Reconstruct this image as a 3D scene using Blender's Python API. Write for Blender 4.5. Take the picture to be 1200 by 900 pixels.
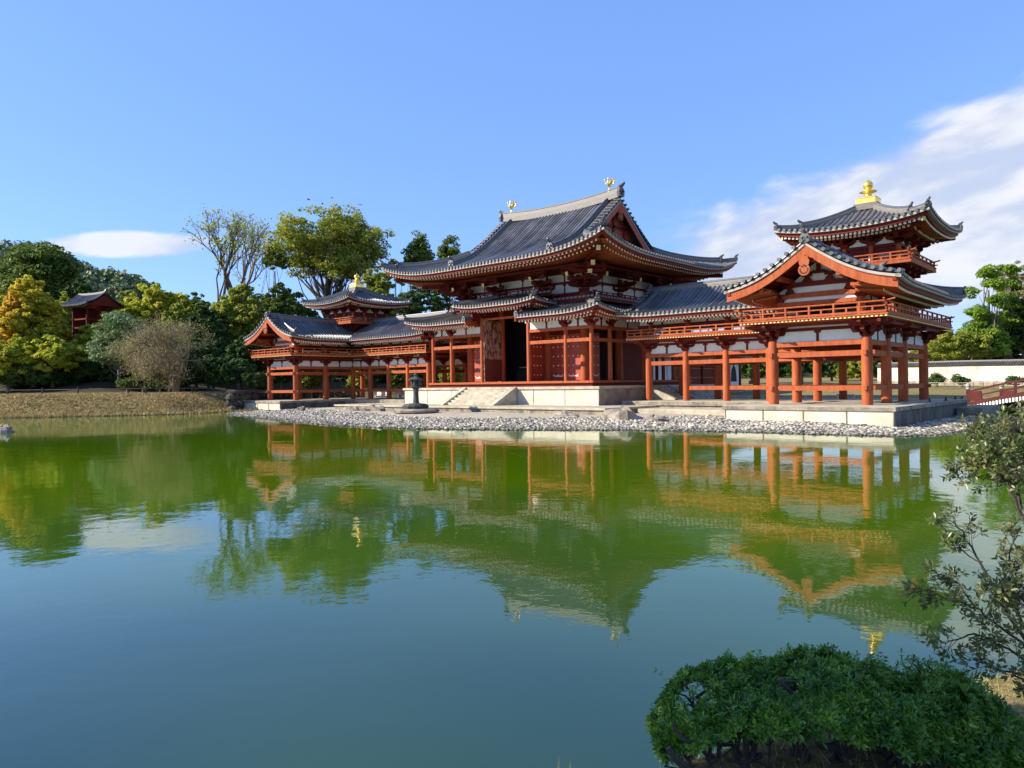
import bpy, math, random
import numpy as np
from mathutils import Vector, Matrix
R = math.radians
S = bpy.context.scene
for o in list(bpy.data.objects): bpy.data.objects.remove(o)
COL = S.collection

# ------------------------------------------------------------------ camera
CAM = np.array([32.965, -36.244, 1.870])
YAW, PITCH, ROLL, FPX = -0.7290, 0.0010, -0.0130, 856.22
def cam_axes():
    cy, sy, cp, sp = math.cos(YAW), math.sin(YAW), math.cos(PITCH), math.sin(PITCH)
    f = np.array([sy*cp, cy*cp, sp]); r = np.array([cy, -sy, 0.0]); u = np.cross(r, f)
    cr, sr = math.cos(ROLL), math.sin(ROLL)
    return cr*r+sr*u, -sr*r+cr*u, f
CR, CU, CF = cam_axes()
def at(px, py, dist): return CAM + dist*(CF + CR*(px-600)/FPX + CU*(450-py)/FPX)
def xy(px, dist):
    p = at(px, 455, dist); return float(p[0]), float(p[1])
def zat(px, py, dist): return float(at(px, py, dist)[2])
cd = bpy.data.cameras.new('camera'); cam = bpy.data.objects.new('camera', cd); COL.objects.link(cam)
cd.sensor_width = 36; cd.lens = 36*FPX/1200; cd.clip_start = 0.1; cd.clip_end = 5000
cam.matrix_world = Matrix(((CR[0], CU[0], -CF[0], CAM[0]), (CR[1], CU[1], -CF[1], CAM[1]), (CR[2], CU[2], -CF[2], CAM[2]), (0, 0, 0, 1)))
S.camera = cam

# ------------------------------------------------------------------ world, sun, exposure
SUN = Vector((-1.1, -1.0, 0.84)).normalized()
SEL = math.asin(SUN.z); SAZ = math.atan2(SUN.x, SUN.y)
S.view_settings.view_transform = 'Standard'; S.view_settings.look = 'None'
S.view_settings.exposure = 0.85; S.view_settings.gamma = 1.0
W = bpy.data.worlds.new('World'); S.world = W; W.use_nodes = True
nt = W.node_tree; nt.nodes.clear()
def N(nt, t, **k):
    n = nt.nodes.new(t)
    for a, b in k.items():
        if a.startswith('i_'):
            n.inputs[int(a[2:]) if a[2:].isdigit() else a[2:].replace('_', ' ')].default_value = b
        else: setattr(n, a, b)
    return n
def M_(nt, op, a, b=None, c=None, clamp=False):
    n = nt.nodes.new('ShaderNodeMath'); n.operation = op; n.use_clamp = clamp
    for i, v in enumerate((a, b, c)):
        if v is None: continue
        if isinstance(v, (int, float)): n.inputs[i].default_value = v
        else: nt.links.new(v, n.inputs[i])
    return n.outputs[0]
sky = N(nt, 'ShaderNodeTexSky', sky_type='NISHITA', sun_disc=False, sun_elevation=SEL, sun_rotation=SAZ, altitude=50, air_density=1.0, dust_density=0.25, ozone_density=3.0)
bg = N(nt, 'ShaderNodeBackground'); bg.inputs[1].default_value = 0.105
wo = N(nt, 'ShaderNodeOutputWorld')
tc = N(nt, 'ShaderNodeTexCoord'); sp = N(nt, 'ShaderNodeSeparateXYZ')
nt.links.new(tc.outputs['Generated'], sp.inputs[0])
X_, Y_, Z_ = sp.outputs
az = M_(nt, 'MULTIPLY', M_(nt, 'ARCTAN2', X_, Y_), 57.2958)
el = M_(nt, 'MULTIPLY', M_(nt, 'ARCSINE', Z_), 57.2958)
cv = N(nt, 'ShaderNodeCombineXYZ'); nt.links.new(M_(nt, 'MULTIPLY', az, 0.075), cv.inputs[0]); nt.links.new(M_(nt, 'MULTIPLY', M_(nt, 'SUBTRACT', el, M_(nt, 'MULTIPLY', az, 0.12)), 0.19), cv.inputs[1])
nz = N(nt, 'ShaderNodeTexNoise', noise_dimensions='3D'); nz.inputs['Scale'].default_value = 1.6; nz.inputs['Detail'].default_value = 9; nz.inputs['Roughness'].default_value = 0.52; nz.inputs['Distortion'].default_value = 0.15
nt.links.new(cv.outputs[0], nz.inputs['Vector']); nv = nz.outputs[0]
nw = M_(nt, 'SUBTRACT', nv, 0.5)
def sstep(v, a, b):
    n = nt.nodes.new('ShaderNodeMapRange'); n.interpolation_type = 'SMOOTHSTEP'
    nt.links.new(v, n.inputs[0]); n.inputs[1].default_value = a; n.inputs[2].default_value = b; n.inputs[3].default_value = 0; n.inputs[4].default_value = 1
    return n.outputs[0]
# big bank on the right: top edge rises from el 10 at az -30 to el 18.5 at az -6
top = M_(nt, 'ADD', M_(nt, 'MULTIPLY', M_(nt, 'ADD', az, 31.0), 0.30), 11.4)
dtop = M_(nt, 'ADD', M_(nt, 'SUBTRACT', top, el), M_(nt, 'MULTIPLY', nw, 8.0))
m1 = M_(nt, 'MULTIPLY', sstep(dtop, -0.5, 1.9), sstep(M_(nt, 'ADD', az, M_(nt, 'MULTIPLY', nw, 14.0)), -33.5, -26.0))
m1 = M_(nt, 'MULTIPLY', m1, sstep(M_(nt, 'SUBTRACT', 60.0, az), 0.0, 20.0))
m1 = M_(nt, 'MULTIPLY', m1, sstep(el, 1.0, 8.0))
m1 = M_(nt, 'MULTIPLY', m1, M_(nt, 'ADD', 0.86, M_(nt, 'MULTIPLY', sstep(nv, 0.36, 0.6), 0.14)))
# low cloud on the left
ea = M_(nt, 'POWER', M_(nt, 'DIVIDE', M_(nt, 'ADD', az, 68.3), 6.3), 2.0)
eb = M_(nt, 'POWER', M_(nt, 'DIVIDE', M_(nt, 'SUBTRACT', el, M_(nt, 'ADD', 10.0, M_(nt, 'MULTIPLY', M_(nt, 'ADD', az, 69.0), 0.07))), 0.85), 2.0)
m2 = sstep(M_(nt, 'ADD', M_(nt, 'SUBTRACT', 1.0, M_(nt, 'ADD', ea, eb)), M_(nt, 'MULTIPLY', nw, 3.6)), -0.15, 0.8)
m2 = M_(nt, 'MULTIPLY', m2, 0.9)
# faint wisps higher up, seen mirrored in the pond
m3 = M_(nt, 'MULTIPLY', M_(nt, 'MULTIPLY', sstep(nv, 0.58, 0.78), sstep(el, 26.0, 34.0)), 0.35)
mm = M_(nt, 'MAXIMUM', M_(nt, 'MAXIMUM', m1, m2), m3)
cl = N(nt, 'ShaderNodeMix', data_type='RGBA'); nt.links.new(mm, cl.inputs[0])
tint = N(nt, 'ShaderNodeMix', data_type='RGBA', blend_type='MULTIPLY'); tint.inputs[0].default_value = 1.0
tint.inputs[7].default_value = (0.93, 1.03, 1.38, 1)
lift = N(nt, 'ShaderNodeMix', data_type='RGBA'); lift.inputs[0].default_value = 0.5; lift.inputs[7].default_value = (1.45, 2.75, 5.9, 1)
nt.links.new(sky.outputs[0], tint.inputs[6]); nt.links.new(tint.outputs[2], lift.inputs[6]); nt.links.new(lift.outputs[2], cl.inputs[6])
cc = N(nt, 'ShaderNodeMix', data_type='RGBA'); cc.inputs[6].default_value = (3.3, 3.7, 4.6, 1); cc.inputs[7].default_value = (4.9, 5.0, 5.4, 1)
nt.links.new(sstep(nv, 0.40, 0.62), cc.inputs[0]); nt.links.new(cc.outputs[2], cl.inputs[7])
nt.links.new(cl.outputs[2], bg.inputs[0]); nt.links.new(bg.outputs[0], wo.inputs[0])
sd = bpy.data.lights.new('sun', 'SUN'); sd.energy = 5.0; sd.angle = R(0.5); sd.color = (1.0, 0.91, 0.78)
so = bpy.data.objects.new('sun', sd); COL.objects.link(so); so.rotation_euler = SUN.to_track_quat('Z', 'Y').to_euler()

# ------------------------------------------------------------------ materials
def mat(name, base, rough=0.6, var=0.0, vscale=3.0, spec=0.5, metal=0.0, var2=None, bump=0.0, bscale=20.0, coord='Object', stretch=None, isl=0.0, edge=(0.35, 0.65)):
    m = bpy.data.materials.new(name); m.use_nodes = True; t = m.node_tree; b = t.nodes['Principled BSDF']
    b.inputs['Roughness'].default_value = rough; b.inputs['Metallic'].default_value = metal
    b.inputs['Specular IOR Level'].default_value = spec
    base4 = (*base, 1)
    b.inputs['Base Color'].default_value = base4
    g = t.nodes.new('ShaderNodeNewGeometry')
    vec = g.outputs['Position']
    if stretch:
        mp = t.nodes.new('ShaderNodeMapping'); mp.inputs['Scale'].default_value = stretch; t.links.new(vec, mp.inputs[0]); vec = mp.outputs[0]
    last = None
    if var or var2:
        n = t.nodes.new('ShaderNodeTexNoise'); n.inputs['Scale'].default_value = vscale; n.inputs['Detail'].default_value = 6; n.inputs['Roughness'].default_value = 0.65
        t.links.new(vec, n.inputs['Vector'])
        mr = t.nodes.new('ShaderNodeMapRange'); t.links.new(n.outputs[0], mr.inputs[0]); mr.inputs[1].default_value = edge[0]; mr.inputs[2].default_value = edge[1]
        mx = t.nodes.new('ShaderNodeMix'); mx.data_type = 'RGBA'; t.links.new(mr.outputs[0], mx.inputs[0])
        c2 = var2 if var2 else tuple(min(1, c*(1+var)) for c in base)
        c1 = base if var2 else tuple(c*(1-var) for c in base)
        mx.inputs[6].default_value = (*c1, 1); mx.inputs[7].default_value = (*c2, 1)
        last = mx.outputs[2]
    if isl:
        mr = t.nodes.new('ShaderNodeMapRange'); t.links.new(g.outputs['Random Per Island'], mr.inputs[0]); mr.inputs[3].default_value = 1-isl; mr.inputs[4].default_value = 1+isl
        mx = t.nodes.new('ShaderNodeVectorMath'); mx.operation = 'SCALE'
        if last is not None: t.links.new(last, mx.inputs[0])
        else: mx.inputs[0].default_value = base
        t.links.new(mr.outputs[0], mx.inputs['Scale']); last = mx.outputs[0]
    if last is not None: t.links.new(last, b.inputs['Base Color'])
    if bump:
        n = t.nodes.new('ShaderNodeTexNoise'); n.inputs['Scale'].default_value = bscale; n.inputs['Detail'].default_value = 5
        t.links.new(vec, n.inputs['Vector'])
        bm = t.nodes.new('ShaderNodeBump'); bm.inputs['Strength'].default_value = bump; bm.inputs['Distance'].default_value = 0.05
        t.links.new(n.outputs[0], bm.inputs['Height']); t.links.new(bm.outputs[0], b.inputs['Normal'])
    return m
def leafmat(name, cols, trans=0.3, rough=0.6, nscale=0.35, spec=0.25):
    """per-leaf colour ramp, blended with a larger patch of hue across the crown"""
    m = bpy.data.materials.new(name); m.use_nodes = True; t = m.node_tree; b = t.nodes['Principled BSDF']; out = t.nodes['Material Output']
    g = t.nodes.new('ShaderNodeNewGeometry')
    n = t.nodes.new('ShaderNodeTexNoise'); n.inputs['Scale'].default_value = nscale; n.inputs['Detail'].default_value = 3
    t.links.new(g.outputs['Position'], n.inputs['Vector'])
    a = M_(t, 'MULTIPLY', g.outputs['Random Per Island'], 0.5)
    mr = t.nodes.new('ShaderNodeMapRange'); t.links.new(n.outputs[0], mr.inputs[0]); mr.inputs[1].default_value = 0.3; mr.inputs[2].default_value = 0.7; mr.inputs[4].default_value = 0.5
    f = M_(t, 'ADD', a, mr.outputs[0])
    cr = t.nodes.new('ShaderNodeValToRGB'); t.links.new(f, cr.inputs[0])
    els = cr.color_ramp.elements
    for i, c in enumerate(cols):
        p = i/(len(cols)-1)
        e = els[i] if i < 2 else els.new(p)
        e.position = p; e.color = (*c, 1)
    els[0].position = 0
    b.inputs['Roughness'].default_value = rough; b.inputs['Specular IOR Level'].default_value = spec
    t.links.new(cr.outputs[0], b.inputs['Base Color'])
    tr = t.nodes.new('ShaderNodeBsdfTranslucent'); t.links.new(cr.outputs[0], tr.inputs[0])
    mx = t.nodes.new('ShaderNodeMixShader'); mx.inputs[0].default_value = trans
    t.links.new(b.outputs[0], mx.inputs[1]); t.links.new(tr.outputs[0], mx.inputs[2]); t.links.new(mx.outputs[0], out.inputs[0])
    return m
VERM = mat('vermilion_paint', (0.29, 0.055, 0.017), 0.65, 0, 1.3, var2=(0.41, 0.105, 0.034), stretch=(5, 5, 0.9), spec=0.2, edge=(0.3, 0.62), bump=0.06, bscale=14)
DRED = mat('shade_dark_red_timber', (0.135, 0.015, 0.009), 0.65, 0.25, 2.0, spec=0.2)  # red darkened to carry the deep shade under the eaves
SOFF = mat('red_soffit_boards', (0.17, 0.020, 0.011), 0.65, 0.2, 2.0, spec=0.2)  # soffit red darkened in the same way, for under-eave shade
PLAS = mat('white_plaster', (0.74, 0.72, 0.66), 0.85, 0, 1.2, var2=(0.62, 0.59, 0.52), edge=(0.45, 0.75))
CAPW = mat('pale_rafter_paint', (0.90, 0.84, 0.66), 0.6)
YELL = mat('yellow_end_paint', (0.78, 0.60, 0.22), 0.5, 0.1, 4)
TILE = mat('grey_roof_tile', (0.088, 0.085, 0.088), 0.40, spec=0.5, var=0.42, vscale=1.1, isl=0.38, bump=0.12, bscale=9)
TCAP = mat('tile_end_discs', (0.105, 0.10, 0.094), 0.55, 0.2, 5, isl=0.25)
RIDG = mat('weathered_ridge_tile', (0.155, 0.140, 0.120), 0.6, 0.18, 3, bump=0.1, bscale=8, stretch=(1, 1, 5))
ROUNDR = mat('dark_ridge_cover', (0.075, 0.08, 0.095), 0.42, 0.2, 3)
EDGE = mat('pale_eave_edge', (0.38, 0.34, 0.29), 0.7, 0.12, 2)
GOLD = mat('gilded_bronze', (0.95, 0.66, 0.16), 0.32, 0.08, 6, metal=0.75)
STON = mat('pale_granite', (0.52, 0.47, 0.36), 0.9, 0, 1.6, var2=(0.32, 0.27, 0.19), bump=0.25, bscale=6)
STWH = mat('pale_stone_facing', (0.66, 0.59, 0.45), 0.85, 0, 0.9, var2=(0.50, 0.43, 0.31), bump=0.1, bscale=9)
STDK = mat('weathered_stone', (0.13, 0.11, 0.085), 0.9, 0, 2.2, var2=(0.36, 0.30, 0.21), bump=0.4, bscale=5)
STCP = mat('weathered_slab_stone', (0.46, 0.41, 0.30), 0.9, 0, 1.3, var2=(0.24, 0.20, 0.14), bump=0.3, bscale=5, edge=(0.42, 0.75))
ROCK = mat('mossy_rock', (0.15, 0.125, 0.10), 0.9, 0, 1.8, var2=(0.34, 0.28, 0.21), bump=0.6, bscale=4)
RUBB = mat('shade_dark_rubble', (0.05, 0.05, 0.04), 0.95, 0, 1.5, var2=(0.11, 0.10, 0.075), bump=0.5, bscale=5)  # the wall's shade is put into this base colour
MOSS_SHADE = mat('moss_and_shade_facing', (0.045, 0.045, 0.038), 0.9, 0, 2.0, var2=(0.15, 0.14, 0.11), stretch=(1, 1, .5), bump=0.3, bscale=6)  # moss, plus the shade of the sunless side painted in
BRNZ = mat('dark_lantern_stone', (0.055, 0.058, 0.048), 0.75, 0.3, 5, bump=0.3, bscale=15)
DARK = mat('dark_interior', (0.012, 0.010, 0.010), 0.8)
DOORR = mat('red_door_paint', (0.33, 0.048, 0.018), 0.55, 0.18, 2.5)
DOORO = mat('peeling_door', (0.115, 0.035, 0.020), 0.6, 0, 2.2, var2=(0.40, 0.30, 0.19), stretch=(3, 3, 1.0), edge=(0.47, 0.53))
WOODD = mat('bare_brown_planks', (0.14, 0.035, 0.02), 0.5, 0.3, 5, stretch=(6, 6, 0.6))
GREYW = mat('grey_lattice', (0.22, 0.23, 0.21), 0.7, 0.15, 3)
WHITE = mat('white_painted_wood', (0.80, 0.79, 0.76), 0.6, 0.04, 3)
BARK = mat('grey_brown_bark', (0.14, 0.11, 0.085), 0.9, 0.3, 4, bump=0.4, bscale=9)
BARKD = mat('dark_bark', (0.045, 0.036, 0.028), 0.9, 0.3, 8, bump=0.4, bscale=20)
BARKB = mat('warm_brown_bark', (0.23, 0.17, 0.10), 0.9, 0.25, 4)
BLK = mat('black_metal', (0.02, 0.02, 0.022), 0.5)
WALLP = mat('old_white_wall_plaster', (0.56, 0.53, 0.45), 0.9, 0, 0.9, var2=(0.30, 0.27, 0.21), edge=(0.42, 0.75))

# ------------------------------------------------------------------ mesh helpers
def mesh_np(name, V, F, m, smooth=False):
    """V (n,3), F (k,q) equal sized faces"""
    V = np.asarray(V, np.float32); F = np.asarray(F, np.int32)
    me = bpy.data.meshes.new(name); me.vertices.add(len(V)); me.vertices.foreach_set('co', V.ravel())
    k, q = F.shape; me.loops.add(k*q); me.polygons.add(k)
    me.loops.foreach_set('vertex_index', F.ravel()); me.polygons.foreach_set('loop_start', np.arange(0, k*q, q, dtype=np.int32))
    if smooth: me.polygons.foreach_set('use_smooth', np.ones(k, bool))
    me.update(calc_edges=True); me.validate(); me.materials.append(m)
    return me
def tag(o, label=None, cat=None, group=None, kind=None):
    if label: o['label'] = label
    if cat: o['category'] = cat
    if group: o['group'] = group
    if kind: o['kind'] = kind
    return o
def link(name, me, parent=None, loc=None):
    o = bpy.data.objects.new(name, me); COL.objects.link(o)
    if parent: o.parent = parent
    if loc is not None: o.location = loc
    return o
def thing(name, loc, label, cat, group=None):
    o = bpy.data.objects.new(name, None); COL.objects.link(o); o.location = loc; o.empty_display_size = 0.3
    return tag(o, label, cat, group)
def origin(o):
    v = np.zeros(3)
    while o is not None: v = v + np.array(o.location); o = o.parent
    return v
class G:
    def __init__(s): s.v = []; s.f = []
    def add(s, vs, fs):
        b = len(s.v); s.v += [tuple(map(float, p)) for p in vs]; s.f += [tuple(b+i for i in f) for f in fs]; return s
    def box(s, x0, x1, y0, y1, z0, z1):
        return s.add([(x0,y0,z0),(x1,y0,z0),(x1,y1,z0),(x0,y1,z0),(x0,y0,z1),(x1,y0,z1),(x1,y1,z1),(x0,y1,z1)],
                     [(0,3,2,1),(4,5,6,7),(0,1,5,4),(1,2,6,5),(2,3,7,6),(3,0,4,7)])
    def cb(s, c, d): return s.box(c[0]-d[0]/2, c[0]+d[0]/2, c[1]-d[1]/2, c[1]+d[1]/2, c[2]-d[2]/2, c[2]+d[2]/2)
    def bar(s, a, b, w, h, up=(0,0,1)):
        a = Vector(a); b = Vector(b); d = (b-a).normalized(); u = Vector(up)
        sd_ = d.cross(u)
        if sd_.length < 1e-6: sd_ = Vector((1,0,0))
        sd_.normalize(); u = sd_.cross(d).normalized()
        vs = []
        for p in (a, b):
            for i, j in ((-1,-1),(1,-1),(1,1),(-1,1)): vs.append(p+sd_*(i*w/2)+u*(j*h/2))
        return s.add(vs, [(0,1,2,3),(7,6,5,4),(0,4,5,1),(1,5,6,2),(2,6,7,3),(3,7,4,0)])
    def tube(s, pts, rad, n=8, cap=True):
        pts = [Vector(p) for p in pts]
        if not hasattr(rad, '__len__'): rad = [rad]*len(pts)
        b = len(s.v); ref = None
        for i, p in enumerate(pts):
            d = (pts[min(i+1, len(pts)-1)]-pts[max(i-1, 0)]).normalized()
            if ref is None: ref = Vector((0,0,1)) if abs(d.z) < 0.9 else Vector((1,0,0))
            x = d.cross(ref).normalized(); y = d.cross(x).normalized(); ref = -y if False else ref
            for k in range(n):
                a = 2*math.pi*k/n; s.v.append(tuple(p+(x*math.cos(a)+y*math.sin(a))*rad[i]))
        for i in range(len(pts)-1):
            for k in range(n):
                k2 = (k+1) % n; s.f.append((b+i*n+k, b+i*n+k2, b+(i+1)*n+k2, b+(i+1)*n+k))
        if cap:
            s.f.append(tuple(b+k for k in range(n))[::-1]); s.f.append(tuple(b+(len(pts)-1)*n+k for k in range(n)))
        return s
    def cyl(s, x, y, z0, z1, r, r1=None, n=14): return s.tube([(x,y,z0),(x,y,z1)], [r, r if r1 is None else r1], n)
    def lathe(s, x, y, prof, n=16, sq=False):
        b = len(s.v)
        for r, z in prof:
            for k in range(n):
                a = 2*math.pi*(k+.5)/n; s.v.append((x+r*math.cos(a), y+r*math.sin(a), z))
        for i in range(len(prof)-1):
            for k in range(n):
                k2 = (k+1) % n; s.f.append((b+i*n+k, b+i*n+k2, b+(i+1)*n+k2, b+(i+1)*n+k))
        s.f.append(tuple(b+k for k in range(n))[::-1]); s.f.append(tuple(b+(len(prof)-1)*n+k for k in range(n)))
        return s
    def prism(s, poly, axis, a0, a1):
        """poly of (u,z); axis 'x' -> u is y ; axis 'y' -> u is x"""
        n = len(poly)
        P = lambda u, z, a: (a, u, z) if axis == 'x' else (u, a, z)
        vs = [P(u, z, a0) for u, z in poly]+[P(u, z, a1) for u, z in poly]
        fs = [tuple(range(n)), tuple(range(2*n-1, n-1, -1))]+[(i, i+n, (i+1) % n+n, (i+1) % n) for i in range(n)]
        return s.add(vs, fs)
    def ell(s, c, r, n=10, m=6, rot=None):
        vs = []; b = len(s.v)
        for i in range(m+1):
            th = math.pi*i/m
            for k in range(n):
                a = 2*math.pi*k/n; v = Vector((r[0]*math.sin(th)*math.cos(a), r[1]*math.sin(th)*math.sin(a), r[2]*math.cos(th)))
                if rot: v.rotate(rot)
                s.v.append((c[0]+v.x, c[1]+v.y, c[2]+v.z))
        for i in range(m):
            for k in range(n):
                k2 = (k+1) % n; s.f.append((b+i*n+k, b+(i+1)*n+k, b+(i+1)*n+k2, b+i*n+k2))
        return s
    def build(s, name, m, parent=None, label=None, smooth=False, bevel=0.0):
        if not s.v: return None
        off = origin(parent) if parent else np.zeros(3)
        me = bpy.data.meshes.new(name); me.from_pydata([(x-off[0], y-off[1], z-off[2]) for x, y, z in s.v], [], s.f)
        me.materials.append(m)
        import bmesh
        bm = bmesh.new(); bm.from_mesh(me); bmesh.ops.recalc_face_normals(bm, faces=bm.faces); bm.to_mesh(me); bm.free()
        if smooth:
            me.polygons.foreach_set('use_smooth', np.ones(len(me.polygons), bool))
            try: me.set_sharp_from_angle(angle=R(40))
            except Exception: pass
        me.update()
        o = link(name, me, parent)
        if bevel:
            b = o.modifiers.new('bevel', 'BEVEL'); b.width = bevel; b.segments = 2; b.limit_method = 'ANGLE'
        if label: o['label'] = label
        return o
class MG:
    """several separate pieces, each built as an object of its own"""
    def __init__(s): s.g = []
    def new(s): s.g.append(G()); return s.g[-1]
    def box(s, *a): s.new().box(*a); return s
    def tube(s, *a, **k): s.new().tube(*a, **k); return s
    def build(s, name, m, parent=None, smooth=False):
        for g in s.g: o = g.build(name, m, parent, smooth=smooth)
        return o
def copy_tree(o, parent=None):
    c = o.copy(); COL.objects.link(c); c.parent = parent
    for ch in list(o.children): copy_tree(ch, c)
    return c
def put(src, parent, loc, rz=0.0):
    """another copy of a part, with its sub-parts"""
    c = src.copy(); COL.objects.link(c); c.parent = parent; c.location = Vector(loc)-Vector(origin(parent)); c.rotation_euler = (0, 0, rz)
    for ch in list(src.children):
        d = ch.copy(); COL.objects.link(d); d.parent = c
    return c

# ------------------------------------------------------------------ roofs
def lerp(tab):
    xs = np.array([t[0] for t in tab]); zs = np.array([t[1] for t in tab])
    # smooth monotone-ish interpolation (Catmull-Rom on table)
    def f(d):
        d = np.asarray(d, float); i = np.clip(np.searchsorted(xs, d)-1, 0, len(xs)-2)
        h = xs[i+1]-xs[i]; t = (d-xs[i])/h
        m = np.gradient(zs, xs); m0 = m[i]*h; m1 = m[i+1]*h; t2 = t*t; t3 = t2*t
        return (2*t3-3*t2+1)*zs[i]+(t3-2*t2+t)*m0+(-2*t3+3*t2)*zs[i+1]+(t3-t2)*m1
    return f
class Roof:
    """collects tiled slopes of one roof"""
    def __init__(s, pitch=0.30, rad=0.085, step=0.55, edge_t=0.10):
        s.pitch, s.rad, s.step, s.et = pitch, rad, step, edge_t
        s.tile = G(); s.caps = G(); s.edge = G(); s.soff = G(); s.raft = G(); s.rend = G()
    def slope(s, A, B, P, liftA=(0, 1, 1), liftB=(0, 1, 1), dmax=None, dmin=None, rafters=2, raft_len=1.6, raft_drop=0.25, raft_pitch=0.30, soff=True, raft_gap=None):
        """A->B eave line in plan with the roof to its left; P(d) height; dmax(u) plan length of each tile row"""
        A = np.array(A, float); B = np.array(B, float); L = np.linalg.norm(B-A); ex = (B-A)/L; ey = np.array([-ex[1], ex[0]])
        def lf(u):
            z = 0.0
            if liftA[0]: z += liftA[0]*max(0.0, 1-u/liftA[1])**liftA[2]
            if liftB[0]: z += liftB[0]*max(0.0, 1-(L-u)/liftB[1])**liftB[2]
            return z
        def pt(u, d, dz=0.0):
            p = A+ex*u+ey*d; return np.array([p[0], p[1], float(P(d))+lf(u)*max(0.25, 1-0.5*d/6.0)+dz]) if False else np.array([p[0], p[1], float(P(d))+lf(u)+dz])
        if dmax is None: dmax = lambda u: 3.0
        if dmin is None: dmin = lambda u: 0.0
        n = max(2, int(round(L/s.pitch))); us = [L*(i)/n for i in range(n+1)]
        rad = s.rad
        # base strips
        for i in range(n):
            u0, u1 = us[i], us[i+1]; d0, d1 = dmax(u0), dmax(u1); a0, a1 = dmin(u0), dmin(u1)
            if d0-a0 < 0.02 and d1-a1 < 0.02: continue
            k = max(2, int(math.ceil(max(d0-a0, d1-a1)/s.step)))
            vs = []; fs = []
            for j in range(k+1):
                vs.append(pt(u0, a0+(d0-a0)*j/k)); vs.append(pt(u1, a1+(d1-a1)*j/k))
            for j in range(k): fs.append((2*j, 2*j+1, 2*j+3, 2*j+2))
            s.tile.add(vs, fs)
        # round tile rows
        prof = [(-1.0, -0.2), (-0.75, 0.62), (0.0, 1.0), (0.75, 0.62), (1.0, -0.2)]
        for i in range(n+1):
            u = us[i]
            if i == 0: u = us[0]+rad*0.6
            if i == n: u = us[n]-rad*0.6
            dm = dmax(u); a = dmin(u)
            if dm-a < 0.12: continue
            k = max(2, int(math.ceil((dm-a)/s.step))); b = len(s.tile.v)
            for j in range(k+1):
                d = a-0.03+(dm-a+0.03)*j/k; p = pt(u, d)
                for cx_, cz_ in prof:
                    q = p.copy(); q[:2] += ex*cx_*rad; q[2] += cz_*rad; s.tile.v.append(tuple(q))
            for j in range(k):
                for m in range(4): s.tile.f.append((b+j*5+m, b+j*5+m+1, b+(j+1)*5+m+1, b+(j+1)*5+m))
            if a <= 0.001:
                p = pt(u, -0.05); c = len(s.caps.v); r2 = rad*1.08
                ring = []
                for m in range(8):
                    t = 2*math.pi*m/8+0.39; q = p.copy(); q[:2] += ex*math.cos(t)*r2; q[2] += math.sin(t)*r2+rad*0.05; ring.append(q)
                ring2 = [q+np.array([ey[0]*0.13, ey[1]*0.13, 0.02]) for q in ring]
                s.caps.add(ring+ring2, [tuple(range(8))]+[(m, (m+1) % 8, (m+1) % 8+8, m+8) for m in range(8)])
        # eave edge board (pale) and drip tiles
        ne = max(4, int(L/0.6))
        ua = [L*i/ne for i in range(ne+1)]
        u_ok = [u for u in ua if dmin(u) <= 0.001]
        def strip(g, d0, d1, z0, z1, uu):
            b = len(g.v)
            for u in uu:
                du0 = min(max(u, 0), L)
                for d, z in ((d0, z1), (d0, z0), (d1, z0), (d1, z1)):
                    # miter at hips: shrink along the eave
                    q = pt(u, 0); uu_ = min(max(u, d if liftA[0] and s.hipA else 0), L-(d if liftB[0] and s.hipB else 0))
                    p = A+ex*uu_+ey*d; g.v.append((p[0], p[1], q[2]+z))
            m = len(uu)
            for i in range(m-1):
                for k in range(4): g.f.append((b+i*4+k, b+i*4+(k+1) % 4, b+(i+1)*4+(k+1) % 4, b+(i+1)*4+k))
            g.f.append((b, b+1, b+2, b+3)); g.f.append((b+(m-1)*4+3, b+(m-1)*4+2, b+(m-1)*4+1, b+(m-1)*4))
        strip(s.edge, 0.02, 0.20, -s.et-0.06, -0.045, ua)
        # red fascia below and set back
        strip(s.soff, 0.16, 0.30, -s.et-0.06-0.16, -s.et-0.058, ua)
        # soffit sheet
        if soff:
            kk = 6
            dl = raft_len+0.6
            for i in range(ne):
                u0, u1 = ua[i], ua[i+1]; vs = []; fs = []
                for u in (u0, u1):
                    dm = min(dl, max(dmax(u), 0.16))
                    for j in range(kk+1):
                        d = 0.2+(dm-0.2)*j/kk; p = pt(u, d, -s.et-0.14); vs.append(p)
                for j in range(kk): fs.append((j, j+1, kk+1+j+1, kk+1+j))
                s.soff.add(vs, fs)
        # rafters with painted ends, in one or two tiers
        nr = max(2, int(L/raft_pitch))
        for tier in range(rafters):
            ds = 0.30+tier*0.62; dz = -s.et-0.06-raft_drop-tier*0.20+(0.0 if tier == 0 else 0.02)
            for i in range(nr+1):
                u = (i+0.5)*L/(nr+1)
                if liftA[0] and u < ds+0.15: continue
                if liftB[0] and L-u < ds+0.15: continue
                dm = min(raft_len, dmax(u)-0.05)
                if dm-ds < 0.1: continue
                a = pt(u, ds, dz); b = pt(u, dm, dz)
                b[2] = a[2]+(dm-ds)*0.10+0.02
                s.raft.bar(a, b, 0.11, 0.13)
                e = a-np.array([ey[0], ey[1], 0])*0.012
                s.rend.bar(e+np.array([ey[0], ey[1], 0])*0.005, e-np.array([ey[0], ey[1], 0])*0.012, 0.115, 0.14)
        return pt, L
    hipA = True; hipB = True
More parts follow.
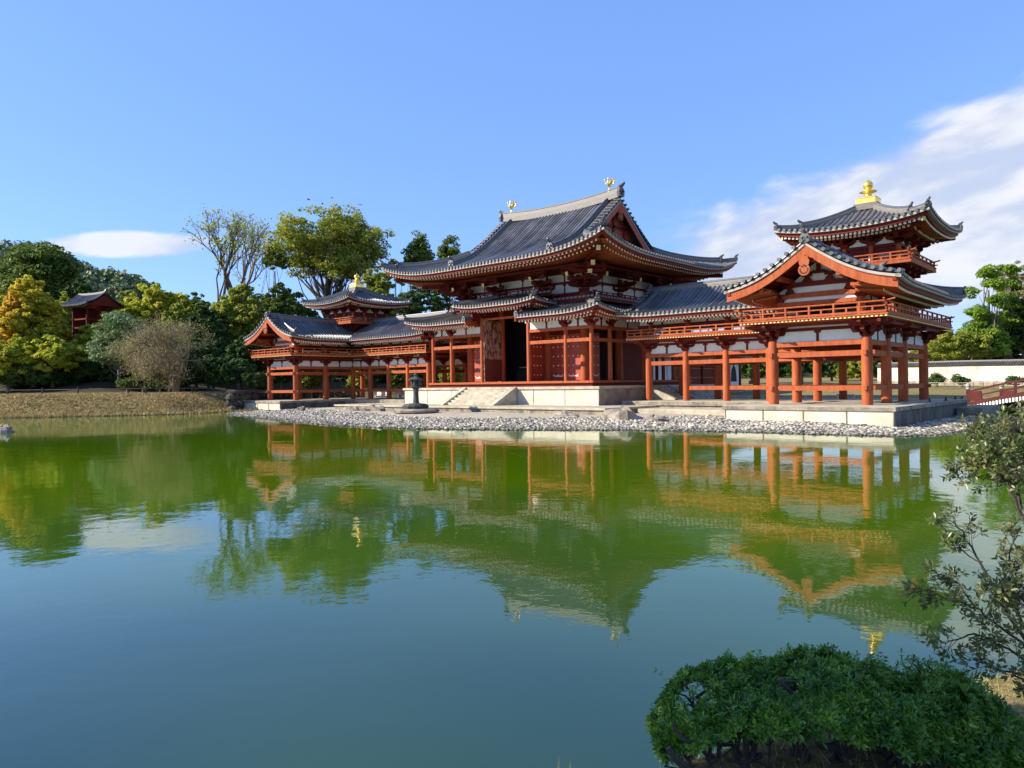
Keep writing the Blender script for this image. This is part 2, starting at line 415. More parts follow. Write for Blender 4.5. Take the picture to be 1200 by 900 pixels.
    def build(s, parent, name='roof', smooth=True):
        r = s.tile.build(name, TILE, parent, smooth=False)
        for g, n, m in ((s.caps, 'eave_tile_ends', TCAP), (s.edge, 'eave_edge_board', EDGE), (s.soff, 'soffit', SOFF), (s.raft, 'rafters', VERM), (s.rend, 'rafter_ends', CAPW)):
            if g.v:
                o = g.build(n, m, r)
                if n in ('rafters', 'rafter_ends', 'eave_tile_ends'): o['kind'] = 'stuff'
        return r
def ridge(g, pts, w, h, g2=None, n=None):
    """stacked ridge along a polyline, rounded cover on top in g2"""
    if isinstance(g, MG): g = g.new()
    pts = [np.array(p, float) for p in pts]
    b = len(g.v)
    for i, p in enumerate(pts):
        d = pts[min(i+1, len(pts)-1)]-pts[max(i-1, 0)]; d2 = np.array([d[0], d[1], 0]); d2 /= np.linalg.norm(d2)+1e-9; s_ = np.array([-d2[1], d2[0], 0])
        for a, z in ((-1.15, -0.12), (-1.0, h*0.5), (-0.8, h), (0.8, h), (1.0, h*0.5), (1.15, -0.12)): g.v.append(tuple(p+s_*a*w/2+np.array([0, 0, z])))
    m = 6
    for i in range(len(pts)-1):
        for k in range(m): g.f.append((b+i*m+k, b+i*m+(k+1) % m, b+(i+1)*m+(k+1) % m, b+(i+1)*m+k))
    g.f.append(tuple(b+k for k in range(m))); g.f.append(tuple(b+(len(pts)-1)*m+k for k in range(m))[::-1])
    if g2 is not None: g2.tube([p+np.array([0, 0, h+w*0.12]) for p in pts], w*0.36, 8)
def ornament(g, p, d, s=1.0):
    """ridge-end demon tile: shield, brow bosses and a curled crest; d = outward plan direction"""
    if isinstance(g, MG): g = g.new()
    p = np.array(p, float); d = np.array([d[0], d[1], 0.0]); d /= np.linalg.norm(d); t = np.array([-d[1], d[0], 0]); z = np.array([0, 0, 1.0])
    out = [(-.26, -.15), (.26, -.15), (.30, .12), (.20, .34), (.0, .46), (-.20, .34), (-.30, .12)]
    vs = [p+t*a*s+z*b*s+d*0.07*s for a, b in out]+[p+t*a*s+z*b*s-d*0.10*s for a, b in out]
    n = len(out); g.add(vs, [tuple(range(n)), tuple(range(2*n-1, n-1, -1))]+[(i, i+n, (i+1) % n+n, (i+1) % n) for i in range(n)])
    for a, b in ((-.13, .16), (.13, .16), (0, .02)): g.ell(p+t*a*s+z*b*s+d*0.10*s, (.08*s,)*3, 6, 4)
    g.tube([p+z*.34*s-d*.16*s, p+z*.46*s-d*.02*s, p+z*.52*s+d*.12*s, p+z*.60*s+d*.20*s], [.10*s, .12*s, .10*s, .07*s], 6)
    g.ell(p+z*.60*s+d*.20*s, (.10*s,)*3, 6, 4)

# ------------------------------------------------------------------ brackets
def bracket_mesh(name, w=1.15, h=0.62, out=0.55, both=True, arms=1):
    """bearing block, crossed arms and small blocks; outward is -Y; base at z=0, centred on a column"""
    g = G(); z = 0.0; b = 0.19
    g.add([(-b*.8,-b*.8,0),(b*.8,-b*.8,0),(b*.8,b*.8,0),(-b*.8,b*.8,0),(-b*1.15,-b*1.15,h*.16),(b*1.15,-b*1.15,h*.16),(b*1.15,b*1.15,h*.16),(-b*1.15,b*1.15,h*.16)],
          [(0,3,2,1),(4,5,6,7),(0,1,5,4),(1,2,6,5),(2,3,7,6),(3,0,4,7)])
    g.cb((0, 0, h*.22), (b*2.3, b*2.3, h*.12))
    ah = h*.24; z = h*.28
    g.prism([(-w/2, z+ah), (-w/2, z+ah*.55), (-w*.36, z), (w*.36, z), (w/2, z+ah*.55), (w/2, z+ah)], 'y', -.075, .075)
    for x in (-w*.43, 0, w*.43): g.cb((x, 0, z+ah+h*.09), (.19, .20, h*.17))
    if arms > 1:
        z2 = z+ah+h*.18; w2 = w*1.25
        g.prism([(-w2/2, z2+ah), (-w2/2, z2+ah*.55), (-w2*.36, z2), (w2*.36, z2), (w2/2, z2+ah*.55), (w2/2, z2+ah)], 'y', -.07, .07)
    if out:
        y0 = -out; y1 = out if both else 0.1
        g.prism([(y0, z+ah), (y0-.02, z+ah*.6), (y0+.18, z), (y1-.1, z), (y1, z+ah)], 'x', -.078, .078)
        g.cb((0, y0+.10, z+ah+h*.08), (.19, .19, h*.15))
        g.prism([(-w*.40, z+ah*2+h*.12), (-w*.40, z+ah*1.6+h*.12), (-w*.26, z+ah+h*.14), (w*.26, z+ah+h*.14), (w*.40, z+ah*1.6+h*.12), (w*.40, z+ah*2+h*.12)], 'y', y0+.03, y0+.16)
        if arms > 1:
            zz = z+ah+h*.16
            g.prism([(y0-.45, zz+ah*1.1), (y0-.47, zz+ah*.7), (y0-.2, zz), (0, zz), (0, zz+ah*1.1)], 'x', -.07, .07)
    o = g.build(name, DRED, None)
    me = o.data; bpy.data.objects.remove(o)
    return me
BR_S = bracket_mesh('bracket_small', 1.0, 0.55, 0.42)
BR_M = bracket_mesh('bracket_deck', 1.15, 0.66, 0.62, True, 2)
def bracket(parent, me, x, y, z, rz=0.0, sc=1.0):
    o = link('bracket', me, parent); off = origin(parent); o.location = (x-off[0], y-off[1], z-off[2]); o.rotation_euler = (0, 0, rz); o.scale = (sc, sc, sc); return o
COLM = {}
def column(parent, x, y, z0, z1, r, m=None):
    key = (round(z1-z0, 3), r)
    if key not in COLM:
        g = G(); h = z1-z0
        g.tube([(0,0,0),(0,0,h*.5),(0,0,h*.93),(0,0,h)], [r*1.03, r*1.03, r*.98, r*.86], 16)
        o = g.build('column', m or VERM, None, smooth=True); COLM[key] = o.data; bpy.data.objects.remove(o)
    o = link('column', COLM[key], parent); off = origin(parent); o.location = (x-off[0], y-off[1], z0-off[2]); return o
def beam(parent, a, b, w, h, m=None, name='tie_beam'): return G().bar(a, b, w, h).build(name, m or VERM, parent)
def frieze(parent, a, b, z0, z1, n=2, t=0.06, out=None, strut=True):
    """white panels between two columns, split by n-1 flared struts"""
    a = np.array(a, float); b = np.array(b, float); d = b-a; L = np.linalg.norm(d); d /= L
    e = 0.12
    for i in range(n):
        p = a+d*(L*i/n+(e if i == 0 else 0.05)); q = a+d*(L*(i+1)/n-(e if i == n-1 else 0.05))
        G().bar((p[0], p[1], (z0+z1)/2), (q[0], q[1], (z0+z1)/2), t, z1-z0).build('plaster_panel', PLAS, parent)
    for i in range(1, n):
        p = a+d*(L*i/n); g = G()
        g.bar((p[0]-d[0]*.055, p[1]-d[1]*.055, (z0+z1)/2), (p[0]+d[0]*.055, p[1]+d[1]*.055, (z0+z1)/2), 0.14, z1-z0)
        g.bar((p[0]-d[0]*.14, p[1]-d[1]*.14, z1-.05), (p[0]+d[0]*.14, p[1]+d[1]*.14, z1-.05), 0.16, 0.09)
        g.build('strut', DRED, parent)
def railing(parent, a, b, z, h=0.48, sp=0.42, ends=0.22, m=None, rail_z=None):
    """three-rail balustrade; z = deck height"""
    m = m or VERM
    a = np.array(a, float); b = np.array(b, float); d = b-a; L = np.linalg.norm(d); d /= L
    rail = G()
    for k, (zz, w, hh) in enumerate(((z+h, .075, .075), (z+h*.60, .055, .05), (z+.07, .08, .09))):
        e = ends*(1.0 if k == 0 else 0.6 if k == 1 else 0.35)
        p = a-d*e; q = b+d*e
        if k == 0:
            rail.tube([(p[0], p[1], zz+.07), (a[0], a[1], zz), (b[0], b[1], zz), (q[0], q[1], zz+.07)], .038, 6)
        else: rail.bar((p[0], p[1], zz), (q[0], q[1], zz), w, hh)
    o = rail.build('railing', m, parent)
    n = max(1, int(round(L/(sp*2))))
    for i in range(n+1):
        p = a+d*(L*i/n); G().cb((p[0], p[1], z+h*.5), (.075, .075, h)).build('baluster', m, o)
    g = G()
    for i in range(n):
        p = a+d*(L*(i+.5)/n); g.cb((p[0], p[1], z+h*.33), (.07, .07, h*.52))
    g.build('short_posts', m, o)
    return o
def deck(parent, x0, x1, y0, y1, z0, z1, ends=('f', 'b', 'l', 'r'), inner=None):
    """balcony floor with a fascia and a row of yellow joist ends under its edge"""
    g = G(); g.box(x0, x1, y0, y1, z1-.07, z1); g.box(x0+.05, x1-.05, y0+.05, y1-.05, z0+.05, z1-.072)
    o = g.build('balcony_floor', VERM, parent)
    e = G(); sp = .17
    def row(a, b, nx, ny):
        L = math.hypot(b[0]-a[0], b[1]-a[1]); n = int(L/sp)
        for i in range(n):
            t = (i+.5)/n; x = a[0]+(b[0]-a[0])*t+nx*.012-nx*.05; y = a[1]+(b[1]-a[1])*t+ny*.012-ny*.05
            e.cb((x, y, z0+.085), (.085 if nx == 0 else .02, .085 if ny == 0 else .02, .055))
    if 'f' in ends: row((x0, y0), (x1, y0), 0, -1)
    if 'r' in ends: row((x1, y0), (x1, y1), 1, 0)
    if 'l' in ends: row((x0, y0), (x0, y1), -1, 0)
    e.build('joist_ends', YELL, o)['kind'] = 'stuff'
    return o
def finial(parent, x, y, z, s=1.0):
    g = G(); b = .47*s
    g.box(x-b, x+b, y-b, y+b, z, z+.31*s); g.box(x-b*1.04, x+b*1.04, y-b*1.04, y+b*1.04, z+.29*s, z+.34*s)
    r = g.build('gilded_finial', GOLD, parent, bevel=.015)
    g = G(); zz = z+.34*s
    g.lathe(x, y, [(.30*s, zz), (.27*s, zz+.08*s), (.17*s, zz+.14*s), (.16*s, zz+.24*s), (.24*s, zz+.28*s), (.42*s, zz+.33*s), (.40*s, zz+.36*s), (.16*s, zz+.38*s), (.12*s, zz+.48*s)], 18)
    g.build('lotus_dish', GOLD, r, smooth=True)
    g = G(); g.lathe(x, y, [(.11*s, zz+.46*s), (.20*s, zz+.54*s), (.25*s, zz+.66*s), (.22*s, zz+.78*s), (.13*s, zz+.87*s), (.05*s, zz+.93*s), (.01, zz+1.0*s)], 18)
    g.build('jewel_ball', GOLD, r, smooth=True)

# patch: eave trim only where the slope really starts at the eave
_os = Roof.slope
def slope(s, A, B, P, u0=0.0, u1=None, **k):
    """u0,u1: part of the line that is a real eave; the rest runs up a valley"""
    A = np.array(A, float); B = np.array(B, float); L = np.linalg.norm(B-A)
    u1 = L if u1 is None else u1
    if u0 == 0.0 and u1 == L: return _os(s, A, B, P, **k)
    main = Roof(s.pitch, s.rad, s.step, s.et); main.hipA, main.hipB = s.hipA, s.hipB
    r = _os(main, A, B, P, **k)
    s.tile.add(main.tile.v, main.tile.f); s.caps.add(main.caps.v, main.caps.f)
    ex = (B-A)/L
    sub = Roof(s.pitch, s.rad, s.step, s.et); sub.hipA, sub.hipB = s.hipA and u0 == 0, s.hipB and u1 == L
    k2 = dict(k); k2['dmin'] = None; dm = k.get('dmax') or (lambda u: 3.0)
    k2['dmax'] = lambda u: dm(u+u0)
    if u0 > 0: k2['liftA'] = (0, 1, 1)
    if u1 < L: k2['liftB'] = (0, 1, 1)
    _os(sub, A+ex*u0, A+ex*u1, P, **k2)
    for g in ('edge', 'soff', 'raft', 'rend'): getattr(s, g).add(getattr(sub, g).v, getattr(sub, g).f)
    return r
Roof.slope = slope
def verge(roof, pt, u_end, outv, d0, d1, step=0.30, length=0.42):
    """short tiles laid across a gable edge, ends facing outwards (outv: unit plan vector)"""
    o3 = np.array([outv[0], outv[1], 0.0]); n = int((d1-d0)/step)
    for i in range(n+1):
        d = d0+(d1-d0)*i/n; p = pt(u_end, d); q = pt(u_end, min(d+0.05, d1)); t = pt(u_end, d+.1)-pt(u_end, d); t /= np.linalg.norm(t); nrm = np.cross(o3, t); nrm = nrm if nrm[2] > 0 else -nrm
        a = p-o3*length+nrm*0.10; b = p+o3*0.05+nrm*0.06
        roof.tile.tube([a, b], [roof.rad*.95]*2, 7, cap=False)
        roof.caps.tube([b, b+o3*0.05], [roof.rad*1.05]*2, 8)
def barge(name, parent, pts, outv, h, t=0.10, m=VERM, dz=-0.16):
    """board following a gable edge"""
    o3 = np.array([outv[0], outv[1], 0.0]); g = G(); b = 0
    for p in pts:
        p = np.array(p, float)
        hh = h
        for z, o in ((dz, 0), (dz-hh, 0), (dz-hh, -t), (dz, -t)): g.v.append(tuple(p+o3*o+np.array([0, 0, z])))
    n = len(pts)
    for i in range(n-1):
        for k in range(4): g.f.append((i*4+k, i*4+(k+1) % 4, (i+1)*4+(k+1) % 4, (i+1)*4+k))
    g.f.append((0, 1, 2, 3)); g.f.append(((n-1)*4+3, (n-1)*4+2, (n-1)*4+1, (n-1)*4))
    return g.build(name, m, parent)
def pendant(parent, p, outv, s=1.0):
    """round gable pendant with three drilled lobes"""
    p = np.array(p, float); o = np.array([outv[0], outv[1], 0.0]); t = np.array([-o[1], o[0], 0]); z = np.array([0, 0, 1.0])
    g = G()
    def disc(c, r, th, off=0.0):
        c = np.array(c, float); n = 16
        ring = [c+t*math.cos(2*math.pi*i/n)*r+z*math.sin(2*math.pi*i/n)*r+o*(th/2+off) for i in range(n)]+[c+t*math.cos(2*math.pi*i/n)*r+z*math.sin(2*math.pi*i/n)*r-o*th/2 for i in range(n)]
        return ring, [tuple(range(n)), tuple(range(2*n-1, n-1, -1))]+[(i, i+n, (i+1) % n+n, (i+1) % n) for i in range(n)]
    g.add(*disc(p-z*.16*s, .24*s, .08)); g.add(*disc(p-z*.52*s, .27*s, .09))
    g.bar(p+z*.12*s, p-z*.3*s, .34*s, .07, up=tuple(o))
    ob = g.build('gable_pendant', VERM, parent)
    g = G()
    for k in range(7):
        a = math.pi*(0.95+1.1*k/6*1.0); g.add(*disc(p-z*.52*s+(t*math.cos(a)+z*math.sin(a))*.17*s, .04*s, .10, .004))
    for a in (0.5, 1.57, 2.6): g.add(*disc(p-z*.42*s+(t*math.cos(a)+z*math.sin(a))*.10*s, .045*s, .10, .004))
    g.build('pendant_holes', DARK, parent)
    return ob

# ================================================================== terrain
POND = [(-27.3,-22.1),(-25.6,-19.8),(-24.1,-17.8),(-22.6,-15.4),(-20.9,-13.2),(-21.0,-11.2),(-22.2,-8.7),(-24.0,-5.6),(-26.6,-2.0),(-28.2,3.0),(-26.4,3.2),(-25.0,-1.0),(-23.0,-5.6),(-21.2,-8.2),(-19.9,-9.5),
        (-15.0,-11.2),(-9.0,-13.0),(-2.8,-14.5),(0.5,-15.2),(3.5,-15.6),(6.5,-15.6),(9.3,-15.3),(13.0,-13.9),(16.0,-12.1),(19.1,-10.9),(22.2,-10.3),(25.0,-10.1),(26.6,-9.9),(27.3,-8.6),(27.6,-5),(27.6,-1.1),(27.9,4),(26.4,9),(25.6,14),(25.2,19.5),
        (26.5,24),(29.5,26),(31,20),(34,10),(45,5),(62,0),(62,-24),(48,-26),(38,-28.4),(34.6,-29.6),(32.6,-30.5),(32.12,-31.3),(31.72,-32.15),(31.33,-32.95),(31.12,-33.6),(30.4,-35.0),(28.2,-37.6),(24,-40.5),(12,-50),(-10,-62),(-45,-62),(-62,-48),(-60,-40),(-50,-33),(-36,-27)]
def sdist(PX, PY, poly):
    P = np.stack([PX, PY], -1); n = len(poly); best = np.full(PX.shape, 1e9); ins = np.zeros(PX.shape, bool)
    for i in range(n):
        a = np.array(poly[i]); b = np.array(poly[(i+1) % n]); ab = b-a; ap = P-a
        t = np.clip((ap@ab)/(ab@ab), 0, 1); d = np.linalg.norm(ap-t[..., None]*ab, axis=-1); best = np.minimum(best, d)
        c = ((a[1] > PY) != (b[1] > PY)) & (PX < (b[0]-a[0])*(PY-a[1])/((b[1]-a[1])+1e-12)+a[0]); ins ^= c
    return np.where(ins, -best, best)
def sm(x, a, b):
    t = np.clip((x-a)/(b-a), 0, 1); return t*t*(3-2*t)
def vnoise(x, y, s, seed=0):
    r = np.zeros(np.shape(x)); rng = np.random.RandomState(seed)
    for k in range(5):
        a, b, c, d = rng.rand(4)*6.28; f = s*(1.0+k*0.6)
        r = r+np.sin(x*f*math.cos(a)+y*f*math.sin(a)+b)*np.sin(x*f*math.cos(c)*.8-y*f*math.sin(c)*.9+d)/(1+k)
    return r*0.5
def ground_z(x, y):
    x = np.asarray(x, float); y = np.asarray(y, float); d = sdist(x, y, POND)
    left = sm(-x-0.25*y, 21.0, 25.5)
    island = 0.26*sm(d, 0, 7.5)
    lawn = 0.35*sm(y, 12, 24)+0.028*np.clip(y-22, 0, 24)
    isl = island+lawn+0.02*np.clip(y-46, 0, 60)
    bank = 1.50*sm(d, -0.25, 5.4)+0.16*np.clip(d-13, 0, 70)
    near = 0.34*sm(d, 0, 0.40)+0.10*sm(d, 0.5, 6)
    nearw = sm(-y+0.2*(x-30), 24, 27)*(1-sm(-x, -20, 0))
    z = isl*(1-left)+bank*left; z = z*(1-nearw)+near*nearw
    z = np.where(d < 0, np.maximum(-1.2, d*0.35), z)
    amp = np.clip(d*0.3, 0, 1)
    z = z+amp*0.03*vnoise(x, y, 1.3, 3)+nearw*amp*0.02*vnoise(x, y, 9, 5)
    return z
def axis_lines(segs):
    out = [segs[0][0]]
    for a, b, st in segs: out += list(np.linspace(a, b, max(2, int(round((b-a)/st))+1))[1:])
    return np.array(out)
gx = axis_lines([(-2500,-400,300),(-400,-130,30),(-130,-40,1.5),(-40,-18,0.45),(-18,28,0.45),(28,35,0.10),(35,64,1.0),(64,160,12),(160,2500,260)])
gy = axis_lines([(-2500,-400,300),(-400,-70,33),(-70,-39,1.0),(-39,-29,0.10),(-29,-24,0.4),(-24,22,0.45),(22,70,1.0),(70,200,8),(200,2500,230)])
GX, GY = np.meshgrid(gx, gy, indexing='ij'); GZ = ground_z(GX, GY)
nx_, ny_ = GX.shape; idx = np.arange(nx_*ny_).reshape(nx_, ny_)
F = np.stack([idx[:-1, :-1], idx[1:, :-1], idx[1:, 1:], idx[:-1, 1:]], -1).reshape(-1, 4)
GRASS = bpy.data.materials.new('dry_lawn_and_sand'); GRASS.use_nodes = True
def ground_material(m):
    t = m.node_tree; b = t.nodes['Principled BSDF']; b.inputs['Roughness'].default_value = 0.95; b.inputs['Specular IOR Level'].default_value = 0.15
    g = t.nodes.new('ShaderNodeNewGeometry'); s = t.nodes.new('ShaderNodeSeparateXYZ'); t.links.new(g.outputs['Position'], s.inputs[0])
    def noise(sc, det=6):
        n = t.nodes.new('ShaderNodeTexNoise'); n.inputs['Scale'].default_value = sc; n.inputs['Detail'].default_value = det; n.inputs['Roughness'].default_value = 0.7; t.links.new(g.outputs['Position'], n.inputs['Vector']); return n.outputs[0]
    def mix(f, a, b_):
        x = t.nodes.new('ShaderNodeMix'); x.data_type = 'RGBA'; t.links.new(f, x.inputs[0])
        for i, c in ((6, a), (7, b_)):
            if isinstance(c, tuple): x.inputs[i].default_value = (*c, 1)
            else: t.links.new(c, x.inputs[i])
        return x.outputs[2]
    def ss(v, a, b_):
        r = t.nodes.new('ShaderNodeMapRange'); r.interpolation_type = 'SMOOTHSTEP'; t.links.new(v, r.inputs[0]); r.inputs[1].default_value = a; r.inputs[2].default_value = b_; return r.outputs[0]
    n1 = noise(0.35); n2 = noise(4.0); n3 = noise(28.0)
    dry = mix(ss(n3, 0.38, 0.68), mix(ss(n2, 0.4, 0.6), (0.36, 0.26, 0.105), (0.24, 0.175, 0.07)), (0.11, 0.095, 0.03))
    grn = mix(ss(n3, 0.35, 0.7), (0.13, 0.15, 0.04), (0.06, 0.085, 0.02))
    grass = mix(ss(M_(t, 'ADD', M_(t, 'MULTIPLY', n1, 0.6), M_(t, 'MULTIPLY', n2, 0.4)), 0.50, 0.62), dry, grn)
    sand = mix(ss(n2, 0.35, 0.7), (0.50, 0.44, 0.33), (0.36, 0.31, 0.22))
    # gravel and sand round the halls, grass further out
    r = M_(t, 'ADD', M_(t, 'ABSOLUTE', s.outputs[0]), M_(t, 'MULTIPLY', n2, 2.0))
    e = M_(t, 'MULTIPLY', M_(t, 'MULTIPLY', M_(t, 'SUBTRACT', 1.0, ss(r, 27.5, 28.8)), M_(t, 'SUBTRACT', 1.0, ss(s.outputs[1], 13.0, 14.5))), ss(s.outputs[1], -17.5, -16.8))
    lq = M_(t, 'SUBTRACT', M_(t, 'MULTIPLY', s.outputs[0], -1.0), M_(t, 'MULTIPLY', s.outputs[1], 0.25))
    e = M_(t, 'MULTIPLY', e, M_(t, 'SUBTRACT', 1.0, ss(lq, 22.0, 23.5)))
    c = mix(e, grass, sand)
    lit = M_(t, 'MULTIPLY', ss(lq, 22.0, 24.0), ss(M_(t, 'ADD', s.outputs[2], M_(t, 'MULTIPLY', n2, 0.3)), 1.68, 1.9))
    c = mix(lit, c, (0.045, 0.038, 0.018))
    wet = M_(t, 'SUBTRACT', 1.0, ss(M_(t, 'ADD', s.outputs[2], M_(t, 'MULTIPLY', n2, 0.10)), 0.08, 0.15))
    c = mix(wet, c, (0.07, 0.06, 0.035))
    t.links.new(c, b.inputs['Base Color'])
    bp = t.nodes.new('ShaderNodeBump'); bp.inputs['Strength'].default_value = 0.6; bp.inputs['Distance'].default_value = 0.06
    t.links.new(M_(t, 'ADD', n2, n3), bp.inputs['Height']); t.links.new(bp.outputs[0], b.inputs['Normal'])
ground_material(GRASS)
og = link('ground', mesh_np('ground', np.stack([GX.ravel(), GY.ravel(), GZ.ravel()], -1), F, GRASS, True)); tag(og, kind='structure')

# pond surface
WM = bpy.data.materials.new('pond_water'); WM.use_nodes = True
t = WM.node_tree; t.nodes.clear()
out = N(t, 'ShaderNodeOutputMaterial'); g = N(t, 'ShaderNodeNewGeometry')
def wn(scale, sx, sy, det=3):
    mp = N(t, 'ShaderNodeMapping'); mp.inputs['Scale'].default_value = (sx, sy, 1); mp.inputs['Rotation'].default_value = (0, 0, R(-42)); t.links.new(g.outputs['Position'], mp.inputs[0])
    n = N(t, 'ShaderNodeTexNoise'); n.inputs['Scale'].default_value = scale; n.inputs['Detail'].default_value = det; n.inputs['Roughness'].default_value = 0.55; t.links.new(mp.outputs[0], n.inputs['Vector']); return n.outputs[0]
h1 = wn(2.2, 1.0, 1.0, 4); h2 = wn(0.35, 1, 1, 2); hh = M_(t, 'ADD', M_(t, 'MULTIPLY', h1, 0.6), M_(t, 'MULTIPLY', h2, 2.0))
calm = N(t, 'ShaderNodeMapRange'); t.links.new(wn(0.11, 1.0, 1.0, 2), calm.inputs[0]); calm.inputs[1].default_value = 0.35; calm.inputs[2].default_value = 0.65; calm.inputs[3].default_value = 0.35; calm.inputs[4].default_value = 1.0
bp = N(t, 'ShaderNodeBump'); bp.inputs['Distance'].default_value = 0.010; t.links.new(hh, bp.inputs['Height']); t.links.new(M_(t, 'MULTIPLY', calm.outputs[0], 0.75), bp.inputs['Strength'])
fr = N(t, 'ShaderNodeFresnel'); fr.inputs[0].default_value = 1.62; t.links.new(bp.outputs[0], fr.inputs['Normal'])
gl = N(t, 'ShaderNodeBsdfGlossy'); gl.inputs['Roughness'].default_value = 0.015; gl.inputs['Color'].default_value = (0.95, 0.97, 1, 1); t.links.new(bp.outputs[0], gl.inputs['Normal'])
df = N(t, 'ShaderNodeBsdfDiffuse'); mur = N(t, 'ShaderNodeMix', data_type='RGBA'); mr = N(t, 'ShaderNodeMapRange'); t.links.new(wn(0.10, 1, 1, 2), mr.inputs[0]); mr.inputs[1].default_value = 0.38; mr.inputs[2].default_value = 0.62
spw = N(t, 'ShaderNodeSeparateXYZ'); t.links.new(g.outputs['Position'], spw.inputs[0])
# murk darkens to blue near the viewer, painting in shade and dark-sky reflection
murk_shade = M_(t, 'ADD', M_(t, 'ADD', M_(t, 'MULTIPLY', spw.outputs[0], -0.67), M_(t, 'MULTIPLY', spw.outputs[1], 0.745)), M_(t, 'MULTIPLY', mr.outputs[0], 7.0))
am = N(t, 'ShaderNodeMapRange', interpolation_type='SMOOTHSTEP'); t.links.new(murk_shade, am.inputs[0]); am.inputs[1].default_value = -47.5; am.inputs[2].default_value = -29.0
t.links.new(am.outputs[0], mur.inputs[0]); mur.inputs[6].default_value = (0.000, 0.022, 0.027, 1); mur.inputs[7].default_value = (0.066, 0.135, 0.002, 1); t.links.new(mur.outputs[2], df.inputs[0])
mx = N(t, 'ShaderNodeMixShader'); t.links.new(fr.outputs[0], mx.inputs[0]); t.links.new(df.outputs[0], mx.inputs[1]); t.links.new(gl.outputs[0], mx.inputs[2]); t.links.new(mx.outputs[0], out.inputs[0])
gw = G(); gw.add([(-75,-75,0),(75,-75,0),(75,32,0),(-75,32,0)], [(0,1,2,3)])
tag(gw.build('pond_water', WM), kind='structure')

# ================================================================== central hall
hall = thing('main_hall', (0, 5.92, 1.76), 'large central two storey vermilion hall with double tiered dark tile roof and two golden birds', 'temple hall', None)
def stone_block(name, x0, x1, y0, y1, z0, z1, label, cat, capt=0.16, posts=2.2, face=STWH):
    """dressed stone podium: capping slabs, facing panels and thin posts between them"""
    r = thing(name, ((x0+x1)/2, (y0+y1)/2, z0), label, cat)
    g = G(); g.box(x0+.10, x1-.10, y0+.10, y1-.10, z0-.5, z1-capt-.002); g.build('facing_stones', face, r)
    g = G(); g.box(x0, x1, y0, y1, z1-capt, z1); g.build('capping_slabs', STCP, r, bevel=.02)
    g = G()
    n = max(1, int((x1-x0)/posts))
    for i in range(n+1):
        x = x0+.12+(x1-x0-.24)*i/n; g.box(x-.022, x+.022, y0+.085, y0+.105, z0-.4, z1-capt-.004)
    n = max(1, int((y1-y0)/posts))
    for i in range(n+1):
        y = y0+.12+(y1-y0-.24)*i/n
        g.box(x1-.105, x1-.085, y-.022, y+.022, z0-.4, z1-capt-.004); g.box(x0+.085, x0+.105, y-.022, y+.022, z0-.4, z1-capt-.004)
    g.build('facing_joints', STDK, r)['kind'] = 'stuff'
    return r
NORTH = []
pod = stone_block('stone_podium', -8.75, 8.75, -1.6, 13.4, .60, 1.72, 'tall pale stone podium with panelled front carrying the central hall', 'podium')
G().box(8.652, 8.664, -1.49, 13.3, .5, 1.555).build('shade_dark_north_face', mat('stain_and_shade_granite', (0.16, 0.14, 0.11), 0.9, 0, 1.2, var2=(0.34, 0.29, 0.21), bump=0.2, bscale=6), pod)  # shade of the sunless side put into a darker stone colour
# front stair, with sloping cheeks
st = thing('stone_stair', (0.15, -1.6, .6), 'stone steps with sloping side walls in the middle of the central podium', 'stairs')
for i in range(6):
    z1 = 1.72-(i+1)*.16; G().box(-2.1, 2.1, -1.62-(i+1)*.30, -1.60-i*.30, .5, z1).build('step', STON, st)
for x in (-2.42, 2.08):
    G().prism([(-1.6, 1.74), (-1.6, .5), (-3.75, .5), (-3.75, .66)], 'x', x, x+.34).build('cheek_wall', STON, st, bevel=.015)
st = thing('side_stair', (9.6, 5.0, .8), 'shadowed stone steps climbing from the right wing floor to the central podium', 'stairs')
for i in range(6):
    z1 = 1.72-(i+1)*.14; G().box(8.74+i*.28, 8.76+(i+1)*.28, 3.9, 6.2, .4, z1).build('step', STON, st)
for y in (3.56, 6.2):
    G().prism([(8.75, 1.74), (8.75, .4), (10.7, .4), (10.7, .9)], 'y', y, y+.32).build('cheek_wall', STON, st, bevel=.015)
ter = stone_block('stone_terrace', -12.2, 11.6, -5.2, 13.6, .30, .60, 'low weathered stone terrace step around the central podium', 'terrace', .12, 1.3, STDK)

HX = (-5.15, -2.12, 2.12, 5.15); HY = (1.97, 5.92, 9.87)
MX = (-7.1,)+HX+(7.1,); MY = (0.0,)+HY+(11.84,)
G().box(-7.35, 7.35, -.28, 12.1, 1.93, 2.07).build('wooden_floor', VERM, hall); G().box(-7.2, 7.2, -.12, 12.0, 1.70, 1.928).build('floor_sill', DRED, hall)
for x in HX:
    for y in HY:
        if y == 5.92 and abs(x) < 5: continue
        column(hall, x, y, 2.07, 7.75, .27)
for i, x in enumerate(MX):
    for y in (0.0, 11.84): column(hall, x, y, 2.07, (6.45 if abs(x) < 3 else 5.42), .135)
for y in HY:
    for x in (-7.1, 7.1): column(hall, x, y, 2.07, 5.42, .135)
